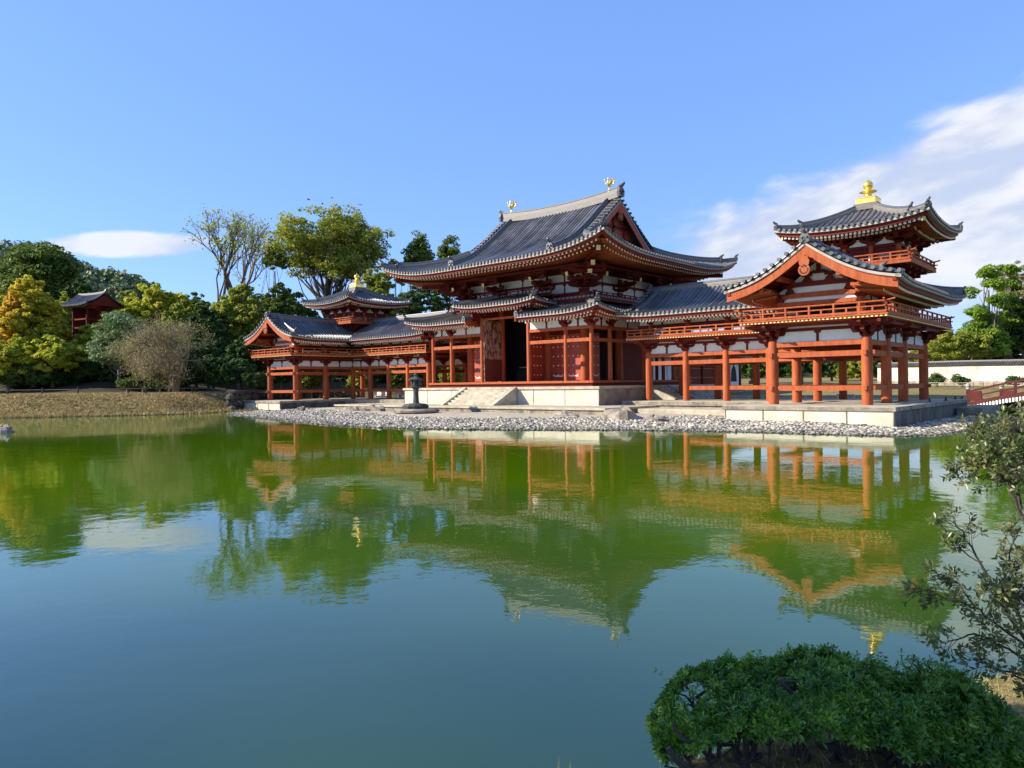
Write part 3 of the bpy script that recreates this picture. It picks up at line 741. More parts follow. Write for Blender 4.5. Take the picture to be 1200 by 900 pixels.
# tie beams round the lower aisle
def run(parent, pts, z0, z1, w, skip=(), name='tie_beam', m=None):
    for i in range(len(pts)-1):
        if i in skip: continue
        beam(parent, (*pts[i], (z0+z1)/2), (*pts[i+1], (z0+z1)/2), w, z1-z0, m, name)
front = [(x, 0.0) for x in MX]; sideR = [(7.1, y) for y in MY]; sideL = [(-7.1, y) for y in MY]; back = [(x, 11.84) for x in MX]
for r_, sk in ((front, (2,)), (sideR, ()), (sideL, ()), (back, ())):
    run(hall, r_, 5.24, 5.42, .16, sk); run(hall, r_, 4.47, 4.68, .14, sk, m=None)
for i in range(5):
    if i == 2: continue
    frieze(hall, (MX[i], 0), (MX[i+1], 0), 5.44, 5.92, 2)
for i in range(4):
    frieze(hall, (7.1, MY[i]), (7.1, MY[i+1]), 5.44, 5.92, 2); frieze(hall, (-7.1, MY[i]), (-7.1, MY[i+1]), 5.44, 5.92, 2)
for x in MX:
    if abs(x) > 3: bracket(hall, BR_S, x, 0, 5.42, 0, .95)
    else: bracket(hall, BR_S, x, 0, 6.45, 0, .95)
for y in HY:
    bracket(hall, BR_S, 7.1, y, 5.42, R(90), .95); bracket(hall, BR_S, -7.1, y, 5.42, R(-90), .95)
beam(hall, (-2.6, 0, 6.94), (2.6, 0, 6.94), .16, .18); beam(hall, (-2.12, 0, 6.36), (2.12, 0, 6.36), .12, .14)
run(hall, [(-7.4, 0), (-2.2, 0)], 5.94, 6.08, .18, name='purlin', m=DRED); run(hall, [(2.2, 0), (7.4, 0)], 5.94, 6.08, .18, name='purlin', m=DRED)
run(hall, [(7.1, -.3), (7.1, 12.1)], 5.94, 6.08, .18, name='purlin', m=DRED)
# studded door bays of the core
def studded(parent, a, b, z0, z1, n=2, out=(0, -1), name='studded_door'):
    a = np.array(a, float); b = np.array(b, float); d = b-a; L = np.linalg.norm(d); d /= L; o = np.array(out, float)
    for k in range(n):
        p = a+d*(L*k/n+.03); q = a+d*(L*(k+1)/n-.03)
        dr = G().bar((p[0], p[1], (z0+z1)/2), (q[0], q[1], (z0+z1)/2), .09, z1-z0).build(name, DOORR, parent)
        g = G(); w = np.linalg.norm(q-p); nc = 3
        for zz in np.arange(z0+.35, z1-.1, .62):
            for j in range(nc):
                for dx in (-.055, .055):
                    c = p+d*(w*(j+.6)/nc*.93+dx*0)+o*.055
                c = p+d*(w*(j+.55)/(nc+.1))+o*.055
                g.ell((c[0], c[1], zz), (.05, .05, .05), 6, 4)
        # metal straps low and across
        c = p+d*(w*.5)+o*.05; g.bar((c[0]-d[0]*w*.3, c[1]-d[1]*w*.3, z0+.28), (c[0]+d[0]*w*.3, c[1]+d[1]*w*.3, z0+.28), .012, .07)
        g.build('door_studs', CAPW, dr)
for x0, x1 in ((-4.9, -2.38), (2.38, 4.9)):
    studded(hall, (x0, 1.97), (x1, 1.97), 2.12, 5.15)
studded(hall, (5.15, 2.22), (5.15, 3.6), 2.12, 5.2, 1, (1, 0)); studded(hall, (-5.15, 2.22), (-5.15, 5.7), 2.12, 5.2, 2, (-1, 0))
# centre doors folded open towards the front
lf = G().box(-1.98, -1.90, -.02, 1.72, 2.12, 6.3).build('door_leaf', DOORO, hall, label='open door leaf with peeling pale paint')
G().box(-1.898, -1.885, .02, 1.70, 2.14, 3.65).build('bare_planks', WOODD, lf)
lf = G().box(1.90, 1.98, .02, 1.72, 2.12, 6.2).build('door_leaf', DOORR, hall)
g = G()
for zz in np.arange(2.5, 6, .62):
    for y in (.3, .65, 1.0, 1.35): g.ell((1.99, y, zz), (.045,)*3, 6, 4)
g.build('door_studs', CAPW, lf)
beam(hall, (-5.15, 1.97, 5.3), (-2.12, 1.97, 5.3), .3, .22, DRED); beam(hall, (2.12, 1.97, 5.3), (5.15, 1.97, 5.3), .3, .22, DRED)
g = G(); g.box(-5.1, -2.2, 1.92, 2.02, 5.4, 7.7); g.box(2.2, 5.1, 1.92, 2.02, 5.4, 7.7); g.box(-2.2, 2.2, 1.92, 2.02, 6.5, 7.7)
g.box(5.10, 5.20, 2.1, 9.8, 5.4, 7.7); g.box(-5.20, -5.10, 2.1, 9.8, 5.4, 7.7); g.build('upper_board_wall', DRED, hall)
g = G(); g.box(-5.1, 5.1, 9.82, 9.92, 2.1, 7.7); g.box(5.11, 5.19, 5.9, 9.8, 2.1, 5.4); g.box(-5.19, -5.11, 5.9, 9.8, 2.1, 5.4); g.build('rear_wall', DRED, hall)
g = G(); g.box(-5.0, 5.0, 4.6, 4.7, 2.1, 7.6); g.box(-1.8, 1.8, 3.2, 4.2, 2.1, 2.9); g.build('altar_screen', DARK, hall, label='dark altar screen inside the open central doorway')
G().box(-1.4, 1.7, 3.05, 3.12, 3.05, 3.12).build('altar_rail', GREYW, hall)
# white timber panels of the upper storey
for (a, b) in (((-5.15, 1.97), (-2.12, 1.97)), ((-2.12, 1.97), (2.12, 1.97)), ((2.12, 1.97), (5.15, 1.97)), ((5.15, 1.97), (5.15, 5.92)), ((5.15, 5.92), (5.15, 9.87)), ((-5.15, 1.97), (-5.15, 5.92)), ((-5.15, 5.92), (-5.15, 9.87))):
    frieze(hall, a, b, 7.84, 8.42, 2, .10); frieze(hall, a, b, 8.60, 9.08, 2, .10)
    for z in (7.76, 8.51, 9.17): beam(hall, (*a, z), (*b, z), .20, .16, DRED, 'wall_plate')
# three-step bracket complexes with tail rafters ending in yellow
def big_bracket():
    g = G()
    g.cb((0, 0, .14), (.46, .46, .28))
    for k, (y, z) in enumerate(((0, .36), (-.62, .72), (-1.22, 1.06))):
        w = 1.5+.1*k
        g.prism([(-w/2, z+.2), (-w/2, z+.11), (-w*.34, z), (w*.34, z), (w/2, z+.11), (w/2, z+.2)], 'y', y-.085, y+.085)
        for x in (-w*.42, 0, w*.42): g.cb((x, y, z+.27), (.22, .22, .15))
    g.prism([(-.82, .60), (-.86, .48), (-.6, .36), (.3, .36), (.3, .60)], 'x', -.09, .09)
    g.prism([(-1.42, .96), (-1.46, .84), (-1.15, .66), (.3, .66), (.3, .96)], 'x', -.09, .09)
    g.bar((0, .4, 1.62), (0, -1.80, 1.02), .19, .24)
    g.cb((0, -1.25, 1.42), (1.7, .16, .16))
    for x in (-.7, 0, .7): g.cb((x, -1.25, 1.55), (.2, .2, .13))
    o = g.build('bracket', DRED, None); me = o.data; bpy.data.objects.remove(o)
    g = G(); d = Vector((0, -2.2, -.6)).normalized(); a = Vector((0, -1.80, 1.02)); g.bar(a, a+d*.02, .20, .25); g.bar(a, a+Vector((0, -.012, 0)), .2, .25)
    o = g.build('bracket_end', YELL, None); me2 = o.data; bpy.data.objects.remove(o)
    return me, me2
BB, BE = big_bracket()
def bigb(x, y, rz, sc=1.0):
    b = bracket(hall, BB, x, y, 7.75, rz); b.scale = (sc, sc, 1); e = link('tail_rafter_end', BE, b)
for x in HX: bigb(x, 1.97, 0); bigb(x, 9.87, R(180))
for y in HY: bigb(5.15, y, R(90)); bigb(-5.15, y, R(-90))
for (x, y, rz) in ((5.15, 1.97, R(45)), (-5.15, 1.97, R(-45)), (5.15, 9.87, R(135)), (-5.15, 9.87, R(225))): bigb(x, y, rz, 1.35)
for sx, sy in ((1, -1), (-1, -1), (1, 1), (-1, 1)):
    x, y = sx*5.15, 5.92+sy*3.95; dx, dy = sx*.7071, sy*.7071
    for (d0, z0, d1, z1, w) in ((0, 9.2, 3.55, 9.10, .24), (0, 9.6, 5.45, 9.62, .22)):
        hb = beam(hall, (x, y, z0), (x+dx*d1, y+dy*d1, z1), w, .28, DRED, 'corner_beam')
        G().bar((x+dx*d1, y+dy*d1, z1), (x+dx*(d1+.02), y+dy*(d1+.02), z1), w+.01, .29).build('corner_beam_end', YELL, hb)
for pts in ([(-6.6, .70), (6.6, .70)], [(6.45, .5), (6.45, 11.3)], [(-6.45, .5), (-6.45, 11.3)]): run(hall, pts, 9.28, 9.44, .2, name='eave_purlin', m=DRED)
g = G(); g.add([(-5.2,1.9,9.25),(5.2,1.9,9.25),(6.7,.6,9.42),(-6.7,.6,9.42)], [(0,1,2,3)]); g.add([(5.2,1.9,9.25),(5.2,9.9,9.25),(6.7,11.3,9.42),(6.7,.6,9.42)], [(0,1,2,3)]); g.add([(-5.2,1.9,9.25),(-5.2,9.9,9.25),(-6.7,11.3,9.42),(-6.7,.6,9.42)], [(0,1,2,3)])
g.build('bracket_ceiling', DRED, hall)
# main roof
A, B, YC = 9.87, 8.49, 5.92
PM = lerp([(0, 9.70), (1.2, 10.0), (2.6, 10.46), (4.0, 11.05), (5.3, 11.85), (6.4, 12.70), (7.5, 13.62), (8.49, 14.40)])
LF = (.92, 7.0, 3)
rf = Roof(.30, .085)
gd = 4.40
def dm_front(u, L=2*A): c = min(u, L-u); return c if c < gd else 8.49
def dm_side(u, L=2*B): c = min(u, L-u); return min(c, 4.85)
ptF, _ = rf.slope((-A, YC-B), (A, YC-B), PM, liftA=LF, liftB=LF, dmax=dm_front, raft_len=3.4, raft_pitch=.30)
ptR, _ = rf.slope((A, YC-B), (A, YC+B), PM, liftA=LF, liftB=LF, dmax=dm_side, raft_len=3.4, raft_pitch=.30)
ptB, _ = rf.slope((A, YC+B), (-A, YC+B), PM, liftA=LF, liftB=LF, dmax=dm_front, raft_len=3.4)
ptL, _ = rf.slope((-A, YC+B), (-A, YC-B), PM, liftA=LF, liftB=LF, dmax=dm_side, raft_len=3.4)
for pt, ue, ov in ((ptF, 2*A-gd, (1, 0)), (ptB, gd, (1, 0)), (ptF, gd, (-1, 0)), (ptB, 2*A-gd, (-1, 0))): verge(rf, pt, ue, ov, gd+.3, 8.3)
roof = rf.build(hall)
for sx, ue in ((1, 2*A-gd), (-1, gd)):
    for pt, u in ((ptF, ue), (ptB, 2*A-ue)):
        pts = [pt(u, d) for d in np.linspace(gd+.15, 8.49, 9)]
        barge('barge_board', roof, pts, (sx, 0), .12, .14, EDGE, -.10); barge('barge_board', roof, [np.array(p)-np.array([sx*.03, 0, 0]) for p in pts], (sx, 0), .42, .10, DOORR, -.24)
    xg = sx*4.75
    g = G(); zt = 14.2; yy = np.linspace(-3.7, 3.7, 15); prof = [(YC+y, float(PM(8.49-abs(y)))-.25) for y in yy]
    g.prism([(YC-3.7, 11.2)]+prof+[(YC+3.7, 11.2)], 'x', xg-.05, xg+.05); g.build('gable_wall', DOORR, roof)
    g = G(); g.box(xg-.12, xg+.12, YC-2.7, YC+2.7, 11.75, 11.98); g.box(xg-.12, xg+.12, YC-1.5, YC+1.5, 12.55, 12.75); g.box(xg-.12, xg+.12, YC-.11, YC+.11, 11.9, 13.7)
    for y in (-1.3, 1.3): g.box(xg-.12, xg+.12, YC+y-.1, YC+y+.1, 11.9, 12.6)
    g.build('gable_struts', DRED, roof)
    pendant(roof, (sx*5.42, YC, 13.75), (sx, 0), 1.0)
gr = MG(); gc = MG(); go = MG()
def zr(x): return 14.42+.30*abs(x/5.3)**2.2
rp = [(x, YC, zr(x)-.05) for x in np.linspace(-5.42, 5.42, 17)]
ridge(gr, rp, .34, .50, gc)
for sx in (1, -1):
    ornament(go, (sx*5.48, YC, zr(5.3)+.05), (sx, 0), 1.15)
    for sy, pt in ((-1, ptF), (1, ptB)):
        xd = sx*4.45; u = (xd+A) if sy < 0 else (A-xd)
        pts = [pt(u, d, .05) for d in np.linspace(2.0, 8.35, 14)]
        ridge(gr, pts, .26, .20, gc); e = pt(u, 1.95, .12); ornament(go, e, (0, sy), .9)
        cp = []
        for d in np.linspace(4.6, .9, 10): q = pt(d if (sx < 0) == (sy < 0) else 2*A-d, d, .05); cp.append(q)
        ridge(gr, cp, .26, .24, gc); e = pt(.85 if (sx < 0) == (sy < 0) else 2*A-.85, .85, .12); ornament(go, e, (sx, sy), .75)
        cp = []
        for d in np.linspace(1.1, .12, 5): q = pt(d if (sx < 0) == (sy < 0) else 2*A-d, d, .03+.05*(1.1-d)); cp.append(q)
        ridge(gr, cp, .22, .14, gc); e = pt(.06 if (sx < 0) == (sy < 0) else 2*A-.06, .06, .14); ornament(go, e, (sx, sy), .62)
gr.build('roof_ridge', RIDG, roof); gc.build('ridge_cover_tile', ROUNDR, roof, smooth=True); go.build('ridge_end_ornament', TILE, roof)
# phoenix statues
def phoenix(x, y, z, s, fx):
    g = G(); P = lambda a, b, c: (x+fx*b*s, y-a*s, z+c*s)      # a forward (front), b sideways, c up
    g.tube([P(0,0,-.05), P(0,0,.22)], [.10*s, .07*s], 10); g.lathe(x, y, [(.17*s, z-.06), (.17*s, z), (.08*s, z+.05*s)], 12)
    for b in (-.05, .05): g.tube([P(.02,b,.2), P(.06,b*1.1,.36), P(-.02,b,.5)], [.018*s, .022*s, .04*s], 6)
    g.tube([P(-.30,0,.60), P(-.15,0,.54), P(.03,0,.56), P(.17,0,.68), P(.22,0,.86), P(.20,0,1.0), P(.26,0,1.07)], [.03*s,.11*s,.15*s,.12*s,.065*s,.045*s,.05*s], 10)
    g.ell(P(.27,0,1.08), (.065*s,.065*s,.06*s), 8, 6); g.tube([P(.31,0,1.08), P(.42,0,1.04)], [.025*s, .004*s], 5); g.tube([P(.22,0,1.12), P(.18,0,1.24), P(.10,0,1.27)], [.02*s,.03*s,.008*s], 5)
    ob = g.build('bird_statue', GOLD, hall, smooth=True)
    for sd_ in (-1, 1):
        g = G()
        for k in range(7):
            t_ = k/6; a0 = P(.08-.05*k/3, sd_*.10, .62); m_ = P(.10-.12*t_, sd_*(.34+.05*t_), .78+.06*(1-t_)); e = P(.18-.62*t_, sd_*(.52-.06*t_), 1.28-.42*t_)
            g.tube([a0, m_, e], [.035*s, .045*s, .006*s], 5)
        g.build('wing', GOLD, ob)
    g = G()
    for k in range(7):
        b = (k-3)*.075; g.tube([P(-.26,b*.3,.60), P(-.42,b*.9,.80), P(-.46,b*1.5,1.08), P(-.36,b*1.9,1.30-.02*abs(k-3)), P(-.26,b*2.1,1.34)], [.03*s,.035*s,.035*s,.03*s,.008*s], 5)
    g.build('tail', GOLD, ob)
phoenix(4.52, YC, zr(4.5)+.52, .70, 1); phoenix(-4.52, YC, zr(4.5)+.52, .70, 1)
# aisle roofs
PK = lerp([(0, 6.26), (1.0, 6.50), (2.0, 6.82), (3.2, 7.30)]); LK = (.36, 3.2, 2.2)
rk = Roof(.27, .075, .5)
a, b = 8.62, 1.5
for A_, B_, la, lb, hA, hB in (((-a, -b), (-2.25, -b), LK, (0, 1, 1), True, False), ((2.25, -b), (a, -b), (0, 1, 1), LK, False, True), ((a, -b), (a, 11.84+b), LK, LK, True, True), ((a, 11.84+b), (-a, 11.84+b), LK, LK, True, True), ((-a, 11.84+b), (-a, -b), LK, LK, True, True)):
    L = math.hypot(A_[0]-B_[0], A_[1]-B_[1]); rk.hipA, rk.hipB = hA, hB
    rk.slope(A_, B_, PK, liftA=la, liftB=lb, dmax=lambda u, L=L, hA=hA, hB=hB: min(3.15, (u if hA else 9), (L-u if hB else 9)), raft_len=1.5, raft_pitch=.26)
kr = rk.build(hall, 'aisle_roof')
g = MG(); gc = MG(); go = MG()
for sx in (1, -1):
    cp = [(sx*(a-d), -b+d, float(PK(d))+LK[0]*max(0, 1-d/LK[1])**LK[2]+.04) for d in np.linspace(.1, 3.1, 8)]
    ridge(g, cp, .22, .14, gc); ornament(go, (sx*(a-.05), -b+.05, 6.72), (sx, -1), .62)
    cp = [(sx*2.35, -b+d, float(PK(d))+.04) for d in np.linspace(.0, 3.0, 6)]; ridge(g, cp, .18, .08, gc); ornament(go, (sx*2.35, -b-.02, 6.36), (0, -1), .5)
    barge('barge_board', kr, [(sx*2.22, -b+d, float(PK(d))) for d in np.linspace(0, 3.1, 5)], (-sx, 0), .3, .06, VERM, -.08)
    cp = [(sx*5.42, y, 7.30) for y in np.linspace(1.7, 11.8, 5)]; ridge(g, cp, .2, .12, gc)
g.build('roof_ridge', RIDG, kr); gc.build('ridge_cover_tile', ROUNDR, kr); go.build('ridge_end_ornament', TCAP, kr)
PR = lerp([(0, 7.20), (1.0, 7.46), (2.0, 7.78), (3.0, 8.2)]); LR = (.22, 2.4, 2)
rr = Roof(.27, .075, .5); a2 = 3.72; b2 = 1.35
for A_, B_, hA, hB, la, lb in (((-a2, -b2), (a2, -b2), True, True, LR, LR), ((a2, -b2), (a2, 1.7), True, False, LR, (0, 1, 1)), ((-a2, 1.7), (-a2, -b2), False, True, (0, 1, 1), LR)):
    L = math.hypot(A_[0]-B_[0], A_[1]-B_[1]); rr.hipA, rr.hipB = hA, hB
    rr.slope(A_, B_, PR, liftA=la, liftB=lb, dmax=lambda u, L=L, hA=hA, hB=hB: min(2.4, (u if hA else 9), (L-u if hB else 9)), raft_len=1.3, raft_pitch=.26)
kr = rr.build(hall, 'raised_centre_roof')
g = MG(); gc = MG(); go = MG()
for sx in (1, -1):
    cp = [(sx*(a2-d), -b2+d, float(PR(d))+LR[0]*max(0, 1-d/LR[1])**LR[2]+.04) for d in np.linspace(.1, 2.3, 6)]
    ridge(g, cp, .20, .12, gc); ornament(go, (sx*(a2-.05), -b2+.05, 7.54), (sx, -1), .55)
g.build('roof_ridge', RIDG, kr); gc.build('ridge_cover_tile', ROUNDR, kr); go.build('ridge_end_ornament', TCAP, kr)
g = G(); g.box(-2.5, 2.5, -.05, .05, 6.05, 6.35) if False else g.box(-2.3, -2.14, -.9, 1.9, 6.2, 7.3); g.box(2.14, 2.3, -.9, 1.9, 6.2, 7.3); g.build('raised_side_board', DRED, hall)
# balcony round the upper storey
G().box(3.3, 6.65, 1.0, 2.0, 7.10, 7.20).build('balcony_floor', DRED, hall); G().box(-6.65, -3.3, 1.0, 2.0, 7.10, 7.20).build('balcony_floor', DRED, hall)
G().box(5.2, 6.65, 2.0, 10.8, 7.10, 7.20).build('balcony_floor', DRED, hall); G().box(-6.65, -5.2, 2.0, 10.8, 7.10, 7.20).build('balcony_floor', DRED, hall)
G().box(-3.3, 3.3, .95, 2.0, 7.66, 7.76).build('balcony_floor', DRED, hall)
for a_, b_, z in (((3.35, 1.08), (6.6, 1.08), 7.20), ((-6.6, 1.08), (-3.35, 1.08), 7.20), ((6.6, 1.08), (6.6, 10.7), 7.20), ((-6.6, 10.7), (-6.6, 1.08), 7.20), ((-3.2, 1.0), (3.2, 1.0), 7.76)):
    railing(hall, a_, b_, z, .44, .34, .15, DRED)
    g = G(); L = math.hypot(b_[0]-a_[0], b_[1]-a_[1]); g.bar((*a_, z+.16), (*b_, z+.16), .02, .17); g.build('railing_panel', GREYW, hall)

# ================================================================== wing corridor with its corner tower
def make_wing():
    w = thing('wing_corridor', (21.72, 3.99, .83), 'nearest raised vermilion corridor at the right, its big gable below a golden topped tower', 'temple wing', None)
    XI, XO, YF, YB = 19.74, 23.71, 2.0, 5.97
    lx = [9.88, 12.345, 14.81, 17.275, 19.74]; fy = [-3.62, -.81, 2.0]
    for x in lx:
        column(w, x, YF, .83, 3.70, .20); column(w, x, YB, .83, 3.70, .20)
    for y in fy[:2]: column(w, XI, y, .83, 3.70, .215)
    for y in fy+[YB]: column(w, XO, y, .83, 3.70, .215)
    segs = [((lx[i], YF), (lx[i+1], YF)) for i in range(4)]+[((XI, fy[i]), (XI, fy[i+1])) for i in range(2)]+[((XI, fy[0]), (XO, fy[0]))]+[((XO, a), (XO, b)) for a, b in ((fy[0], fy[1]), (fy[1], fy[2]), (fy[2], YB))]+[((lx[i], YB), (lx[i+1], YB)) for i in range(4)]+[((XI, YB), (XO, YB))]
    for i, (a, b) in enumerate(segs):
        d = np.array(b)-np.array(a); d = d/np.linalg.norm(d); e = .34
        beam(w, (*a, 3.485), (*b, 3.485), .20, .20); beam(w, (*a, 3.03), (*b, 3.03), .17, .23)
        if i not in (0, 10): beam(w, (*a, 1.55), (*b, 1.55), .17, .22)
        frieze(w, a, b, 3.60, 4.06, 2, .08)
        beam(w, (*a, 4.13), (*b, 4.13), .15, .13, DRED); G().bar((*a, 4.25), (*b, 4.25), .07, .10).build('plaster_panel', PLAS, w)
    # beam noses beyond the corner columns, cross beams inside
    g = G()
    for (x, y) in ((XI, fy[0]), (XO, fy[0]), (XO, YB)):
        for z, h in ((3.03, .2), (1.55, .18)):
            g.cb((x, y, z), (.66, .13, h)); g.cb((x, y, z), (.13, .66, h))
    g.build('beam_noses', VERM, w)
    for y in fy[1:]: beam(w, (XI, y, 3.03), (XO, y, 3.03), .16, .2, DRED); beam(w, (XI, y, 3.48), (XO, y, 3.48), .2, .24, DRED)
    for x in lx: beam(w, (x, YF, 3.03), (x, YB, 3.03), .16, .2, DRED)
    g = G(); g.box(9.0, XI-.1, YF+.05, YB-.05, 4.2, 4.3); g.box(XI-.1, XO-.05, fy[0]+.05, YB-.05, 4.2, 4.3); g.build('ceiling_boards', DRED, w)
    for x in lx[:4]: bracket(w, BR_M, x, YF, 3.70, 0)
    for y in (fy[0], fy[1]): bracket(w, BR_M, XI, y, 3.70, R(-90))
    bracket(w, BR_M, XI, fy[0], 3.70, 0); bracket(w, BR_M, XO, fy[0], 3.70, 0)
    for y in fy+[YB]: bracket(w, BR_M, XO, y, 3.70, R(90))
    bracket(w, BR_M, XI, fy[0], 3.70, R(-45), 1.0); bracket(w, BR_M, XO, fy[0], 3.70, R(45), 1.0); bracket(w, BR_M, XO, YB, 3.70, R(135), 1.0)
    for x in lx: bracket(w, BR_M, x, YB, 3.70, R(180))
    ov = 1.12
    for (a, b) in (((9.3, YF-.75), (XI-.7, YF-.75)), ((XI-.75, fy[0]-.75), (XI-.75, YF-.75)), ((XI-1.0, fy[0]-.75), (XO+1.0, fy[0]-.75)), ((XO+.75, fy[0]-1.0), (XO+.75, YB+1.0))):
        beam(w, (*a, 4.29), (*b, 4.29), .12, .13, DRED, 'edge_beam')
    # balcony floor in an L
    deck(w, XI-ov, XO+ov, fy[0]-ov, YB+ov, 4.36, 4.56, ('f', 'r'))
    deck(w, 8.95, XI-ov-.003, YF-ov, YB+ov, 4.363, 4.557, ('f',))
    g = G(); n = int((YF-ov-(fy[0]-ov))/.17)
    for i in range(n):
        y = fy[0]-ov+.1+i*.17; g.cb((XI-ov+.04, y, 4.445), (.02, .085, .055))
    g.build('joist_ends', YELL, w)['kind'] = 'stuff'
    r0 = .09
    railing(w, (XI-ov+r0, fy[0]-ov+r0), (XO+ov-r0, fy[0]-ov+r0), 4.56, .48, .52, .34)
    railing(w, (XO+ov-r0, fy[0]-ov+r0), (XO+ov-r0, YB+ov-r0), 4.56, .48, .50, .34)
    railing(w, (XI-ov+r0, YF-ov-.2), (XI-ov+r0, fy[0]-ov+r0), 4.56, .48, .50, .34)
    railing(w, (9.05, YF-ov+r0), (XI-ov-.1, YF-ov+r0), 4.56, .44, .46, .1)
    railing(w, (XO+ov-r0, YB+ov-r0), (9.05, YB+ov-r0), 4.56, .44, .60, .2)
    # upper storey
    ins = .28; xi, xo, yf, yb, yg = XI+ins, XO-ins, YF+ins, YB-ins, fy[0]+ins
    up = [(x, yf) for x in lx[:4]]+[(x, yb) for x in lx]+[(xi, yg), (xi, fy[1]), (xi, yf), (xo, yg), (xo, fy[1]), (xo, YF), (xo, yb)]
    for x, y in up: column(w, x, y, 4.56, 5.44, .17)
    sg = [((9.0, yf), (lx[1], yf)), ((lx[1], yf), (lx[2], yf)), ((lx[2], yf), (lx[3], yf)), ((lx[3], yf), (xi, yf)), ((xi, yf), (xi, fy[1])), ((xi, fy[1]), (xi, yg)), ((xo, yg), (xo, fy[1])), ((xo, fy[1]), (xo, YF)), ((xo, YF), (xo, yb)), ((9.0, yb), (xo, yb))]
    for i, (a, b) in enumerate(sg):
        beam(w, (*a, 5.25), (*b, 5.25), .16, .19, DRED); frieze(w, a, b, 5.36, 5.80, 2 if i < 9 else 8, .07)
        beam(w, (*a, 5.86), (*b, 5.86), .15, .12, DRED, 'wall_plate')
    for x in lx[:4]: bracket(w, BR_S, x, yf, 5.40, 0, .9)
    for y in (yg, fy[1], YF): bracket(w, BR_S, xo, y, 5.40, R(90), .9); bracket(w, BR_S, xi, y, 5.40, R(-90), .9)
    bracket(w, BR_S, xo, yb, 5.40, R(90), .9)
    # gable front
    XM = 21.72; gy = yg-.04
    G().box(xi-.1, xo+.1, gy-.09, gy+.09, 5.22, 5.40).build('lintel', VERM, w)
    G().box(xi, xo, gy-.03, gy+.03, 5.402, 5.56).build('plaster_panel', PLAS, w)
    g = G(); g.prism([(xi-.25, 5.56), (xi-.25, 5.64), (xi+.1, 5.70), (xi+.7, 5.78), (xo-.7, 5.78), (xo-.1, 5.70), (xo+.25, 5.64), (xo+.25, 5.56)], 'y', gy-.12, gy+.10); g.build('gable_tie_beam', VERM, w)
    g = G(); g.prism([(XM-1.9, 5.785), (XM-1.25, 6.18), (XM-.9, 6.45), (XM-.45, 6.85), (XM, 7.15), (XM+.45, 6.85), (XM+.9, 6.45), (XM+1.25, 6.18), (XM+1.9, 5.785)], 'y', gy-.02, gy+.06); g.build('plaster_panel', PLAS, w)
    g = G(); g.prism([(XM-1.55, 6.0), (XM-1.5, 6.14), (XM-.9, 6.26), (XM+.9, 6.26), (XM+1.5, 6.14), (XM+1.55, 6.0), (XM+.9, 6.05), (XM-.9, 6.05)], 'y', gy-.13, gy-.02)
    for sx in (-1, 1):
        g.prism([(XM+sx*1.05, 5.785), (XM+sx*1.45, 5.785), (XM+sx*1.32, 6.04), (XM+sx*1.18, 6.04)], 'y', gy-.11, gy-.022)
        g.prism([(XM+sx*.25, 6.262), (XM+sx*.72, 6.262), (XM+sx*.55, 6.48), (XM+sx*.42, 6.48)], 'y', gy-.11, gy-.022)
        g.cb((XM+sx*.48, gy-.09, 6.53), (.40, .22, .10)); g.cb((XM+sx*1.25, gy-.09, 6.30), (.40, .22, .10))
    g.prism([(XM-.5, 6.60), (XM-.2, 6.72), (XM+.2, 6.72), (XM+.5, 6.60), (XM+.5, 6.58), (XM-.5, 6.58)], 'y', gy-.13, gy-.02); g.cb((XM, gy-.06, 6.85), (.16, .12, .3))
    g.build('gable_struts', DRED, w)
    # purlins reaching out under the gable edge
    for x, z in ((XM, 7.12), (XM-1.25, 6.34), (XM+1.25, 6.34), (XM-2.05, 5.92), (XM+2.05, 5.92)):
        G().box(x-.09, x+.09, fy[0]-1.12, -2.6, z-.10, z+.10).build('purlin', VERM, w)
    # roof
    HW, YE, YR = 3.66, -5.02, 3.99
    P = lerp([(0, 5.86), (.6, 5.98), (1.2, 6.15), (1.8, 6.40), (2.4, 6.73), (3.05, 7.16), (3.66, 7.60)])
    rf = Roof(.285, .080, .45, .09)
    LG = (.20, 2.6, 2); LC = (.36, 4.5, 2.4)
    x1, x0 = XM+HW, XM-HW; y1, y0 = YR+HW, YR-HW
    rf.hipA, rf.hipB = False, True
    L = y1-YE
    pO, LO = rf.slope((x1, YE), (x1, y1), P, liftA=LG, liftB=LC, dmax=lambda u: min(HW, L-u), raft_len=2.0, raft_pitch=.20)
    rf.hipA, rf.hipB = True, False
    Lb = x1-8.75
    rf.slope((x1, y1), (8.75, y1), P, liftA=LC, dmax=lambda u: min(HW, u), raft_len=1.6)
    rf.hipA, rf.hipB = False, False
    Li = YR-YE
    pI, LI_ = rf.slope((x0, YR), (x0, YE), P, u0=HW, liftB=LG, dmax=lambda u: HW, dmin=lambda u: max(0.0, HW-u), raft_len=2.0, raft_pitch=.20)
    Ll = XM-8.75
    pL, _ = rf.slope((8.75, y0), (XM, y0), P, u1=Ll-HW, liftA=(.12, 2.5, 2), dmax=lambda u: HW, dmin=lambda u: max(0.0, u-(Ll-HW)), raft_len=1.8, raft_pitch=.22)
    verge(rf, pO, 0.0, (0, -1), .05, HW-.1); verge(rf, pI, LI_, (0, -1), .05, HW-.1)
    verge(rf, pL, 0.0, (-1, 0), .05, HW-.1)
    roof = rf.build(w)
    for pt, u in ((pO, 0.0), (pI, LI_)):
        pts = [pt(u, d) for d in np.linspace(0.0, HW, 10)]
        barge('gable_edge_strip', roof, pts, (0, -1), .11, .22, EDGE, -.085)
        pts2 = [np.array(pt(u, d))+np.array([0, .04, 0]) for d in np.linspace(0.12, HW, 10)]
        barge('barge_board', roof, pts2, (0, -1), .40, .11, VERM, -.20)
    for i in range(9):
        pass
    g = G()
